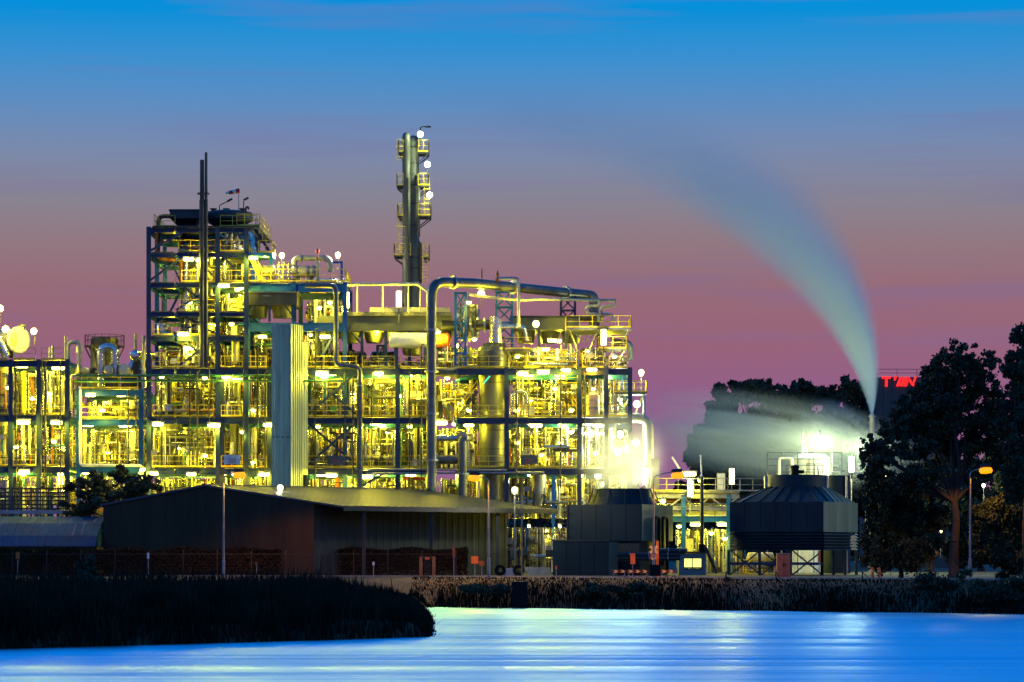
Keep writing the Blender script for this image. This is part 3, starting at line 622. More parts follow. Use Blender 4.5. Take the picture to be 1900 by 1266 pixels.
# ------------------------------------------------------------------ ribbed tower
Yr = YP - 3
t = thing('ribbed_tower', 'tall pale box tower clad in vertical ribs, standing before the frames', 'tower', W(532, 900, Yr))
mrib = pm('ribbed_pale_cladding', (.50, .56, .33), .5, .25, .18, .6, stretch=(1, 1, .15), dirt=(.20, .19, .16))
xa, xm, xb = XW(504, Yr), XW(541, Yr), XW(560.5, Yr + 2); za, zb = GZ, ZW(601, Yr)
g = G(); corr(g, (xa, Yr + .0), (xm, Yr - .0), za, zb, .40, .10); obj('front_cladding', g, mrib, t)
g = G(); corr(g, (xm + .01, Yr), (xb, Yr + 2.2), za, zb, .40, .10); obj('side_cladding', g, mrib, t)
g = G(); g.add([(xa, Yr, zb - .01), (xm, Yr, zb - .01), (xb, Yr + 2.2, zb - .01), (xb - 1.8, Yr + 4, zb - .01), (xa, Yr + 3, zb - .01)], [(0, 1, 2, 3, 4)]); g.add([(xa, Yr, za), (xa, Yr + 3, za), (xa, Yr + 3, zb), (xa, Yr, zb)], [(0, 1, 2, 3)])
obj('roof_sheet', g, mrib, t)
g = G(); g.box((xa - .05, Yr - .09, ZW(812, Yr)), (xm + .02, Yr - .06, ZW(810.5, Yr))); obj('joint_strip', g, M['dark'], t)
g = G(); corr(g, (xb + .02, Yr + 2.4), (XW(570, Yr + 2), Yr + 2.8), ZW(880, Yr), ZW(632, Yr), .21, .05); obj('rear_cladding', g, mrib, t)

# ------------------------------------------------------------------ dark air cooler and long grey air cooler
def fan_ring(g, c, r, h, n=20):
    g.lathe(c, [(r * .55, -h), (r * .95, -h * .35), (r, 0)], n)
Yd = YP + .8
t = thing('air_cooler', 'dark grey air cooler box on the frame above the ribbed tower', 'air cooler', W(510, 600, Yd + 3)); s_ = Yd / F
g = G(); g.box(W(452, 566, Yd), W(551, 543, Yd) + Vector((0, 6, 0))); obj('bundle_box', g, M['dark'], t)
g = G(); g.box(W(450, 543.2, Yd - .1), W(553, 541, Yd - .1) + Vector((0, 6.3, 0))); obj('top_sheet', g, M['grey'], t)
for px in (478, 524): g = G(); g.lathe(W(px, 567, Yd + 3), [(22 * s_, 0), (19 * s_, -.5), (17 * s_, -1.2), (0, -1.2)], 22); obj('fan_shroud', g, M['grey'], t)
for px in (456, 500, 548): g = G(); g.bar(W(px, 597, Yd + .2), W(px, 566, Yd + .2), .22); obj('leg', g, M['navy'], t)
g = G(); g.bar(W(456, 594, Yd + .1), W(472, 568, Yd + .1), .12); g.bar(W(548, 594, Yd + .1), W(530, 568, Yd + .1), .12); obj('brace', g, M['navy'], t)
g = G(); g.box(W(488, 547, Yd - .02), W(502, 550.5, Yd + .05)); obj('name_plate', g, M['grey'], t)
Yl = YP + 4
t = thing('air_cooler', 'long grey air cooler with cone fan hoods under the pipe handrail', 'air cooler', W(715, 640, Yl + 4)); s_ = Yl / F
mduct = pm('grey_green_duct_paint', (.095, .10, .08), .5, .1, .25, .6, dirt=(.10, .10, .08))
g = G(); g.box(W(590, 614, Yl), W(836, 586, Yl) + Vector((0, 9, 0))); obj('plenum', g, mduct, t)
g = G(); g.box(W(640, 586, Yl - .5), W(837, 579, Yl - .5) + Vector((0, 10, 0))); obj('top_walkway', g, M['grating'], t)
g = G(); g.box(W(686, 579, Yl + 1), W(834, 570.5, Yl + 1) + Vector((0, 4, 0))); obj('header_box', g, M['matt'], t)
for px in (606, 650, 694, 738, 782, 822): g = G(); g.lathe(W(px, 614.5, Yl + 3), [(21.5 * s_, 0), (19 * s_, -.45), (14 * s_, -1.15), (0, -1.16)], 22); obj('fan_hood', g, mduct, t)
for px in (592, 626, 672, 716, 760, 800, 834): g = G(); g.bar(W(px, 682, Yl + .3), W(px, 614, Yl + .3), .3); obj('leg', g, M['navy'], t)
for a_, b_ in ((592, 616), (672, 650), (716, 740), (800, 776)): g = G(); g.bar(W(a_, 640, Yl + .2), W(b_, 616, Yl + .2), .14); obj('strut', g, M['navy'], t)
t = thing('pipe_handrail', 'bright pipe rail on thin posts above the long air cooler', 'railing', W(715, 579, YP + 3.4)); g = G(); g.tube([W(640, 528, YP + 3), W(775, 527, YP + 3), W(798, 545, YP + 3)], .16, 10, .4); obj('rail', g, M['matt'], t)
for px, p in ((643, 528), (663, 528), (710, 528), (758, 528), (780, 533), (797, 545)): g = G(); g.tube([W(px, 580, YP + 3.05), W(px, p + 1, YP + 3.05)], .07, 8); obj('post', g, M['matt'], t)
t = thing('drum', 'white horizontal drum with an orange end under the long air cooler', 'drum', W(765, 640, YP + 3)); g = G(); p, q = W(722, 632, YP + 3), W(806, 632, YP + 3); g.vessel(p, q, .72, 22, .2); obj('shell', g, M['white'], t)
g = G(); g.vessel(q + Vector((.05, 0, 0)), W(836, 632, YP + 3), .70, 22, .3); obj('end_section', g, M['orange'], t)
for px in (735, 790): g = G(); g.box(W(px - 4, 682, YP + 2.7), W(px + 4, 646, YP + 3.3)); obj('saddle', g, M['navy'], t)
Yg = YP + 7
t = thing('air_cooler', 'pale grey air cooler box behind the top yellow platform', 'air cooler', W(1010, 650, Yg + 3)); g = G(); g.box(W(948, 612, Yg), W(1075, 590, Yg) + Vector((0, 6, 0))); obj('plenum', g, mduct, t)
g = G(); g.box(W(946, 590, Yg - .1), W(1120, 586, Yg - .1) + Vector((0, 6.2, 0))); obj('top_walkway', g, M['dark'], t)
for px in (975, 1020, 1060): g = G(); g.lathe(W(px, 612.5, Yg + 3), [(21 * Yg / F, 0), (15 * Yg / F, -1.3), (0, -1.31)], 20); obj('fan_hood', g, mduct, t)
for px in (950, 1000, 1050, 1110): g = G(); g.bar(W(px, 682, Yg + .2), W(px, 612 if px < 1080 else 590, Yg + .2), .26); obj('leg', g, M['navy'], t)
g = G(); g.bar(W(1060, 612, Yg), W(1085, 635, Yg), .12); g.bar(W(1110, 612, Yg), W(1086, 635, Yg), .12); obj('strut', g, M['steel'], t)
# ------------------------------------------------------------------ the big reactor and named pipes
def pipe(label, pts, r, mat, flanges=(), R=None, n=12, cat='pipe', group=None, name='process_pipe'):
    """pts: (px,py,Y); flanges: fractions along the first-to-last polyline"""
    P = [W(*p) for p in pts]; t = thing(name, label, cat, P[0], group); g = G(); g.tube(P, r, n, R); obj('run', g, mat, t)
    if flanges:
        g = G(); ln = [(b_ - a_).length for a_, b_ in zip(P, P[1:])]; tot = sum(ln)
        for fr in flanges:
            s_ = fr * tot
            for i, q in enumerate(ln):
                if s_ <= q: g.flange(P[i].lerp(P[i + 1], s_ / q), P[i + 1] - P[i], r * 1.45, max(.08, r * .35), 12); break
                s_ -= q
        obj('flange', g, M['steel'], t)
    return t
Yb = YP + 3.2; sb = Yb / F
t = thing('reactor_vessel', 'big dark cylindrical reactor rising through three decks', 'reactor', W(914, 900, Yb)); o = W(914, 1000, Yb); pz = lambda p: ZW(p, Yb) - o.z
mreac = pm('dark_reactor_steel', (.10, .102, .095), .38, .45, .3, .5, stretch=(1, 1, .25), dirt=(.05, .045, .04), dirt_amt=.5)
g = G(); g.lathe(o, [(24 * sb, pz(1068)), (24 * sb, pz(868)), (25.5 * sb, pz(866)), (25.5 * sb, pz(690)), (28.5 * sb, pz(684)), (28.5 * sb, pz(652)), (25 * sb, pz(646)), (13 * sb, pz(638)), (11.5 * sb, pz(636))], 32); obj('shell', g, mreac, t)
g = G()
for p in (672, 712, 760, 800, 835, 860):
    g = G(); g.lathe(o + Vector((0, 0, pz(p))), [(25 * sb, 0), ((29.2 if p < 684 else 26.2) * sb, 0), ((29.2 if p < 684 else 26.2) * sb, .12), (25 * sb, .12)], 32); obj('seam_band', g, M['dark'], t)
g = G()
for k in range(10):
    a_ = 2 * PI * k / 10; d = Vector((math.cos(a_), math.sin(a_), 0)); g.bar(o + d * 13 * sb + Vector((0, 0, pz(637))), o + d * 26 * sb + Vector((0, 0, pz(650))), .1, .14)
obj('roof_rib', g, M['dark'], t)
t = thing('chimney', 'short polished chimney standing on the big reactor', 'chimney', W(919, 640, Yb)); o = W(919.5, 637, Yb)
g = G(); hh = ZW(588, Yb) - o.z; g.lathe(o, [(11.6 * sb, 0), (11.6 * sb, hh), (10.4 * sb, hh), (10.4 * sb, hh - .8)], 26); obj('shell', g, pm('polished_steel', (.55, .55, .52), .25, .9, .15, .8), t)
g = G()
for p in (602, 620): g.lathe(W(919.5, p, Yb), [(11 * sb, 0), (12 * sb, 0), (12 * sb, .08), (11 * sb, .08)], 26)
obj('band', g, M['steel'], t)
t = thing('teal_streak', 'slanting teal streak glowing on the big reactor shell', 'lamp', W(904, 705, Yb - 1.35)); g = G(); g.bar(W(897, 712, Yb - 1.36), W(909, 698, Yb - 1.36), .14); obj('tube', g, E['teal'], t)  # slanting teal streak, built as a bracketed glowing bar
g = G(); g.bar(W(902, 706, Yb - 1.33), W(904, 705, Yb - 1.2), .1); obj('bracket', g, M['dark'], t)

mbig = pm('big_pipe_jacket', (.14, .145, .135), .35, .55, .25, .6, dirt=(.06, .06, .055), dirt_amt=.4, bump=.1)
pipe('great dark pipe rising before the frames and bending away overhead', [(800.5, 906, 298), (800.5, 523, 298), (880, 526, 301), (1086, 547, 312), (1102, 549, 312), (1102, 604, 312)], .47, mbig, (.06, .16, .25, .34, .5, .68, .85), R=1.5, n=18)
pipe('thin vent pipe looping up over the overhead pipe', [(924, 517, 302.5), (962, 517, 302.5), (962, 606, 302.5)], .15, M['steel'], (.2,))
t = thing('relief_valve', 'small brass coloured relief valve on top of the overhead pipe', 'valve', W(923, 522, 302.5)); g = G(); g.lathe(W(923, 524, 302.5), [(.2, 0), (.2, .3), (.1, .35), (.1, .6), (.16, .65), (.1, .9), (.04, 1.1)], 10); obj('body', g, M['rust'], t)
pipe('long thin sagging pipe below the overhead pipe', [(872, 547, 302), (905, 552, 303), (975, 557, 304), (1000, 555, 304), (1142, 558, 308)], .15, M['matt'], (.3, .6), R=.8)
pipe('first serpentine pipe loop hanging beside the end of the overhead pipe', [(1112, 557, 307), (1112, 567, 307), (1088, 568, 307), (1088, 582, 307), (1110, 583, 307), (1111, 598, 307)], .15, M['matt'], R=.5)
pipe('second serpentine pipe loop at the tip of the sagging pipe', [(1140, 558, 308), (1140, 568, 308), (1115, 570, 308), (1115, 583, 308), (1137, 584, 308), (1138, 598, 308)], .15, M['matt'], R=.5)
pipe('dark pipe stepping down before the ribbed tower and the braced bay', [(566, 530, 299.3), (623.5, 530, 299.3), (623.5, 679, 299.3), (668, 681, 299.3), (668, 906, 299.3)], .23, mbig, (.15, .4, .6, .8), R=.6)
pipe('bright thick pipe bending down below the third deck', [(585, 708, YP + 4), (756, 708, YP + 4), (758, 770, YP + 4)], .28, M['matt'], (.2, .7), R=.8)
pipe('slim white pipe framing the lower storey beside the gooseneck frame', [(146, 718, 299.6), (149, 720, 299.6), (149, 863, 299.6), (265, 864, 299.6), (258, 880, 299.6)], .12, M['white'], R=.3)
pipe('upper of the two green pipes running along the twin-drum frame', [(140, 697, 299.4), (505, 697, 299.4)], .10, M['green'], (.2, .5, .8))
pipe('lower of the two green pipes running along the twin-drum frame', [(143, 707, 299.4), (640, 707, 299.4)], .10, M['green'], (.3, .55, .8))
pipe('thick dark elbow pipe leaving the braced tower low on its inner side', [(310, 604, 302), (299, 602, 302), (299, 616, 302), (345, 634, 302)], .45, M['clad'], (.5,), R=.6, n=16)
pipe('horizontal brown pipe across the foot of the big reactor', [(806, 853, 300.5), (862, 853, 300.5)], .42, mbig, (.1, .9))
pipe('large grey standing elbow pipe at the foot of the big reactor', [(858, 920, 298.8), (858, 812, 298.8), (872, 812, 300)], .40, M['grey'], (.3, .8), R=.6, n=16)
pipe('twin low grey handrail pipe along the lowest deck', [(660, 871, 299.3), (940, 873, 299.3)], .09, M['steel'], (.5,))
pipe('second low grey handrail pipe along the lowest deck', [(680, 879, 299.3), (1010, 877, 299.3)], .09, M['steel'], (.4,))
pipe('wide grey pipe arching over the steam at the end of the plant', [(1120, 776, YP + 1), (1204, 776, YP + 1), (1204, 906, YP + 1)], .42, M['matt'], (.35, .8), R=1.1, n=16)
pipe('dark short pipe curling over the outer corner of the third deck', [(1135, 636, YP + 4), (1170, 636, YP + 4), (1170, 668, YP + 4)], .32, mbig, R=.7, n=14)
pipe('horizontal dark duct joining the reactor chimney to the lattice tower', [(820, 606, 304), (908, 602, 304)], .5, M['dark'], (.3, .6, .9), n=16)
pipe('pale pipe curving off the reactor chimney', [(930, 606, 303.5), (972, 606, 303.5), (978, 634, 303.5)], .22, M['clad'], (.4,), R=.6)
pipe('dark elbow duct under the third deck beside the big pipe', [(806, 690, 301), (845, 692, 301), (868, 688, 303)], .45, M['grey'], (.5,), n=16)
pipe('valved fat pipe on the lowest deck beside the big pipe', [(806, 813, 301), (852, 813, 301)], .30, M['clad'], (.3, .5, .7), n=14)
# low blue frame, goosenecks, drum heads
t = thing('pale_drum', 'big pale horizontal drum with a bright round end on the low blue frame', 'drum', W(20, 640, YP + 4)); g = G(); p, q = W(-60, 631, YP + 7), W(38, 631, YP + 4); g.vessel(p, q, 1.05, 24, .3); obj('shell', g, M['matt'], t)
g = G(); g.lathe(q - (q - p).normalized() * .3, [(1.25, 0), (1.25, .22), (1.1, .34), (.0, .42)], 24, q - p + Vector((0, -4, 0))); obj('end_cover', g, M['white'], t)
for px in (-20, 22): g = G(); g.box(W(px - 5, 664, YP + 5.2), W(px + 5, 648, YP + 6)); obj('saddle', g, M['dark'], t)
g = G(); g.tube([W(41, 612, YP + 4.2), W(41, 604, YP + 4.2)], .28, 10); g.flange(W(41, 604, YP + 4.2), (0, 0, 1), .42, .12); obj('nozzle', g, M['steel'], t)
pipe('fat shiny pipe curving down in front of the pale drum', [(-20, 620, YP + 2), (0, 636, YP + 2), (12, 662, YP + 2)], .4, M['clad'], (.4,), R=1, n=14)
pipe('pale gooseneck pipe next to the low blue frame', [(127, 690, YP + 2), (127, 635, YP + 2), (147, 635, YP + 2), (147, 690, YP + 2)], .20, M['matt'], (.55,), R=.45, n=14)
t = thing('pipe_sleeve', 'thick pale sleeve around the gooseneck pipe', 'sleeve', W(147, 654, YP + 2)); g = G(); g.lathe(W(147, 655, YP + 2), [(.2, 0), (.33, .02), (.33, .6), (.2, .62)], 14); obj('shell', g, M['matt'], t)
pipe('big shiny inverted U pipe above the twin-drum frame', [(187, 722, YP + 3), (187, 644, YP + 3), (214, 644, YP + 3), (214, 700, YP + 3)], .36, M['clad'], (.2, .45, .85), R=.68, n=16)
pipe('shiny elbow pipe between the two round drum heads', [(238, 690, YP + 3), (250, 668, YP + 3), (264, 672, YP + 3), (266, 720, YP + 3)], .30, M['clad'], (.3, .6), R=.5, n=14)
for px, py, r, ln, lab in ((201, 687, .48, 5, 'first pale round drum head on the frame top, under the inverted U pipe'), (229, 687, .56, 5, 'larger pale round drum head beside the shiny elbow pipe'), (247, 660, .50, 4, 'shiny banded drum above the two round heads, against the braced tower'),
                          (143, 687, .33, 4, 'small grey drum head at the foot of the gooseneck pipe'), (245, 752, .42, 4, 'lone pale drum head on the storey below the twin drum heads')):
    t = thing('drum', lab, 'drum', W(px, py, YP + 2)); g = G(); p = W(px, py, YP + 2); q = p + Vector((.35 if px != 247 else 1.3, ln, .15)); g.vessel(p, q, r, 22, .35); obj('shell', g, M['clad'] if px == 247 else M['matt'], t)
    g = G(); 
    for f_ in (.12, .5, .85): g.flange(p.lerp(q, f_), q - p, r * 1.06, .12, 22)
    obj('band', g, M['steel'], t)
    g = G(); zf = ZW(722 if py < 700 else 776, YP + 2)
    for f_ in (.2, .8): c = p.lerp(q, f_); g.box((c.x - r * .7, c.y - .12, zf), (c.x + r * .7, c.y + .12, c.z - r * .7))
    obj('saddle', g, M['dark'], t)
t = thing('silo', 'squat dark silo with a railed rim behind the inverted U pipe', 'silo', W(194, 700, YP + 12)); Y_ = YP + 12; s_ = Y_ / F; o = W(194, 722, Y_); g = G(); g.lathe(o, [(26 * s_, 0), (26 * s_, ZW(629, Y_) - o.z), (24 * s_, ZW(627, Y_) - o.z), (0, ZW(626, Y_) - o.z)], 26); obj('shell', g, M['dark'], t)
g = G(); zz = ZW(644, Y_); g.lathe((o.x, o.y, zz), [(26 * s_, 0), (37 * s_, 0), (37 * s_, .12), (26 * s_, .12)], 26); obj('walkway', g, M['dark'], t)
g = G()
for k in range(16):
    a0, a1 = 2 * PI * k / 16, 2 * PI * (k + 1) / 16; g.rail((o.x + 36.5 * s_ * math.cos(a0), o.y + 36.5 * s_ * math.sin(a0), zz + .12), (o.x + 36.5 * s_ * math.cos(a1), o.y + 36.5 * s_ * math.sin(a1), zz + .12), 1.0, 1, .05, toe=False)
obj('railing', g, M['dark'], t)
g = G()
for k in range(8): a0 = 2 * PI * k / 8 + .2; d = Vector((math.cos(a0), math.sin(a0), 0)); g.bar(Vector((o.x, o.y, zz)) + d * 36 * s_, Vector((o.x, o.y, zz - 1.1)) + d * 26 * s_, .12)
obj('strut', g, M['dark'], t)
for px, p0, p1, Y, r, lab in ((122, 667, 624, YP + 1, .13, 'slim vent pipe with a pale top beside the gooseneck'), (98, 667, 642, YP + 2, .14, 'short bright vent pipe on the low blue frame'), (92, 667, 645, YP + 3, .1, 'thinner of the short bright vent pipes on the low blue frame'), (251, 680, 619, YP + 6, .15, 'rusty yellow vent pipe behind the drum heads'), (267, 690, 623, YP + 2, .16, 'pale vent pipe hugging the braced tower corner')):
    t = thing('vent_pipe', lab, 'pipe', W(px, p0, Y)); g = G(); g.tube([W(px, p0, Y), W(px, p1, Y)], r, 10); obj('run', g, M['matt'], t); g = G(); g.flange(W(px, p1 + 14, Y), (0, 0, 1), r * 1.5, .1); obj('flange', g, M['steel'], t)
# heat exchangers on the upper blue deck
Yx = YP + 4
for a_, b_, r, lab in ((483, 512, .55, 'stubby yellow-lit heat exchanger shell next to the tower stairs'), (541, 590, .52, 'long yellow-lit heat exchanger on the upper blue deck')):
    t = thing('heat_exchanger', lab, 'heat exchanger', W(a_, 512, Yx)); p, q = W(a_, 504, Yx), W(b_, 504, Yx); g = G(); g.vessel(p, q, r, 20, .35); obj('shell', g, M['matt'], t)
    g = G()
    for f_ in (.18, .6, .82): g.flange(p.lerp(q, f_), q - p, r * 1.22, .14, 20)
    obj('flange', g, M['steel'], t)
    g = G()
    for f_ in (.25, .75): c = p.lerp(q, f_); g.box((c.x - .15, Yx - .4, ZW(523, Yx)), (c.x + .15, Yx + .4, c.z - r * .8))
    obj('saddle', g, M['dark'], t)
pipe('bright pipe arching over the long heat exchanger', [(546, 500, Yx), (546, 479, Yx), (612, 479, Yx), (614, 505, Yx)], .26, M['matt'], (.3, .7), R=.6, n=14)
for px in (518, 527, 536):
    t = thing('valve_stack', ('bright valve with yellow handwheel beside the stubby heat exchanger' if px < 520 else 'bright valve with yellow handwheel, middle one between the heat exchangers' if px < 530 else 'bright valve with yellow handwheel beside the long heat exchanger'), 'valve', W(px, 520, Yx - .5), 'valves between the heat exchangers'); g = G(); g.lathe(W(px, 521, Yx - .5), [(.16, 0), (.16, .5), (.3, .55), (.3, .7), (.14, .75), (.14, 1.2), (.28, 1.25), (.28, 1.4), (.08, 1.45), (.08, 1.8)], 10); obj('body', g, M['clad'], t)
    g = G(); g.tube([W(px - 4, 500, Yx - .5), W(px + 4, 500, Yx - .5)], .08, 6); g.flange(W(px, 492, Yx - .5), (0, 0, 1), .3, .05, 10); obj('handwheel', g, M['yellow'], t)
t = thing('equipment_column', 'stout yellow-lit column with a small beacon at the end of the upper deck', 'column', W(590, 523, Yx - 1)); g = G(); g.box(W(587, 523, Yx - 1), W(593, 484, Yx - .6)); obj('shaft', g, M['matt'], t); g = G(); g.tube([W(589, 484, Yx - .8), W(589, 470, Yx - .8)], .06, 6); g.lathe(W(589, 471, Yx - .8), [(.05, 0), (.16, .1), (.16, .35), (.02, .45)], 10); obj('beacon', g, M['red'], t)
t = thing('lamp_gallows', 'blue gallows post holding the far lamp of the upper deck', 'post', W(634, 522, Yx)); g = G(); g.bar(W(634, 523, Yx), W(634, 486, Yx), .22); g.bar(W(612, 487, Yx), W(636, 487, Yx), .2); obj('frame', g, M['blue'], t)

# signboards
def text(body, size, p, mat, parent=None, ext=.01, sx=1.0, shear=0.0, bold=0.0):
    c = bpy.data.curves.new('lettering', 'FONT'); c.body = body; c.size = size; c.extrude = ext; c.align_x = 'CENTER'; c.align_y = 'CENTER'; c.shear = shear; c.offset = bold; c.materials.append(mat)
    o = bpy.data.objects.new('lettering', c); COL.objects.link(o); o.location = p; o.rotation_euler = (PI / 2, 0, 0); o.scale = (sx, 1, 1)
    S.view_layers[0].update(); me = bpy.data.meshes.new_from_object(o.evaluated_get(bpy.context.evaluated_depsgraph_get())); o2 = bpy.data.objects.new('lettering', me)
    o2.location = o.location; o2.rotation_euler = o.rotation_euler; o2.scale = o.scale; bpy.data.objects.remove(o); COL.objects.link(o2); o2.name = 'lettering'; o = o2
    if parent: o.parent = parent; o.matrix_parent_inverse = Matrix.Translation(-parent.location)
    return o
mfade = pm('faded_red_print', (.42, .14, .09), .7, 0, .3, 6)
for px, py, wd, ht, Y, mat, lab in ((430.5, 853, 30, 17, 298.9, M['white'], 'pale signboard with faded red digits before the braced tower bay'), (622, 854, 29, 17, 298.9, M['grey'], 'dull signboard hung on the dark braced bay'), (982, 853, 33, 17, 298.9, M['grey'], 'grey signboard with faint marks beyond the big reactor')):
    t = thing('signboard', lab, 'sign', W(px, py + ht / 2, Y)); g = G(); g.box(W(px - wd / 2, py + ht / 2, Y), W(px + wd / 2, py - ht / 2, Y) + Vector((0, .06, 0))); obj('board', g, mat, t)
    text('200', .62, W(px, py + 2.5, Y - .02), mfade, t, sx=.9)
    g = G(); g.bar(W(px - wd / 4, py, Y + .1), W(px - wd / 4, py, Y + .9), .06); g.bar(W(px + wd / 4, py, Y + .1), W(px + wd / 4, py, Y + .9), .06); obj('bracket', g, M['steel'], t)

# ------------------------------------------------------------------ what fills the storeys: pipes, vessels, pumps, cabinets
ORD = ['first', 'second', 'third', 'fourth', 'fifth', 'sixth', 'seventh', 'eighth', 'ninth', 'tenth', 'eleventh', 'twelfth', 'thirteenth', 'fourteenth', 'fifteenth', 'sixteenth']
ZONES = [(-200, 72, 'of pale-drum frame'), (72, 140, 'of gooseneck frame'), (140, 272, 'of twin-drum frame'), (272, 404, 'of braced tower'), (404, 505, 'beside braced tower'), (505, 665, 'past ribbed tower'), (665, 800, 'under long cooler'),
         (800, 942, 'by big reactor'), (942, 1075, 'between reactor and steam'), (1075, 1235, 'near steaming tower'), (1235, 1420, 'at pipe bridge'), (1420, 2100, 'by hooded tower')]
def zone(px): return next(z[2] for z in ZONES if z[0] <= px < z[1])
def storey(py):
    return 'at the foot' if py > 925 else 'below lowest deck' if py > 866 else 'on lowest deck' if py > 772 else 'on second deck' if py > 682 else 'on third deck' if py > 600 else 'high above third deck'
PENDING = []   # (key, px, Empty, kind phrase): named once all are known
def later(kind, px, py, t): PENDING.append((kind, storey(py), zone(px), px, t))
def name_all():
    groups = {}
    for k, s_, z_, px, t in PENDING: groups.setdefault((k, s_, z_), []).append((px, t))
    for (k, s_, z_), lst in groups.items():
        lst.sort(key=lambda a_: abs(a_[0] - 530))
        for i, (px, t) in enumerate(lst):
            t['label'] = f"{k}, {s_} {z_}" if len(lst) == 1 else f"{k}, {ORD[min(i, 15)]} from the ribbed tower, {s_} {z_}"
TW = [('matt', 5), ('clad', 6), ('steel', 4), ('grey', 4), ('dark', 5), ('rust', 1.2), ('yellow', .8), ('white', 2), ('green', .4), ('orange', .5), ('blue', .7)]
def rmat(): return random.choices([a_ for a_, _ in TW], [b_ for _, b_ in TW])[0]
FIN = dict(matt='pale jacketed', clad='shiny clad', steel='bare steel', grey='grey', dark='dark', rust='rusty brown', yellow='yellow', white='white', green='green', orange='orange', blue='blue')
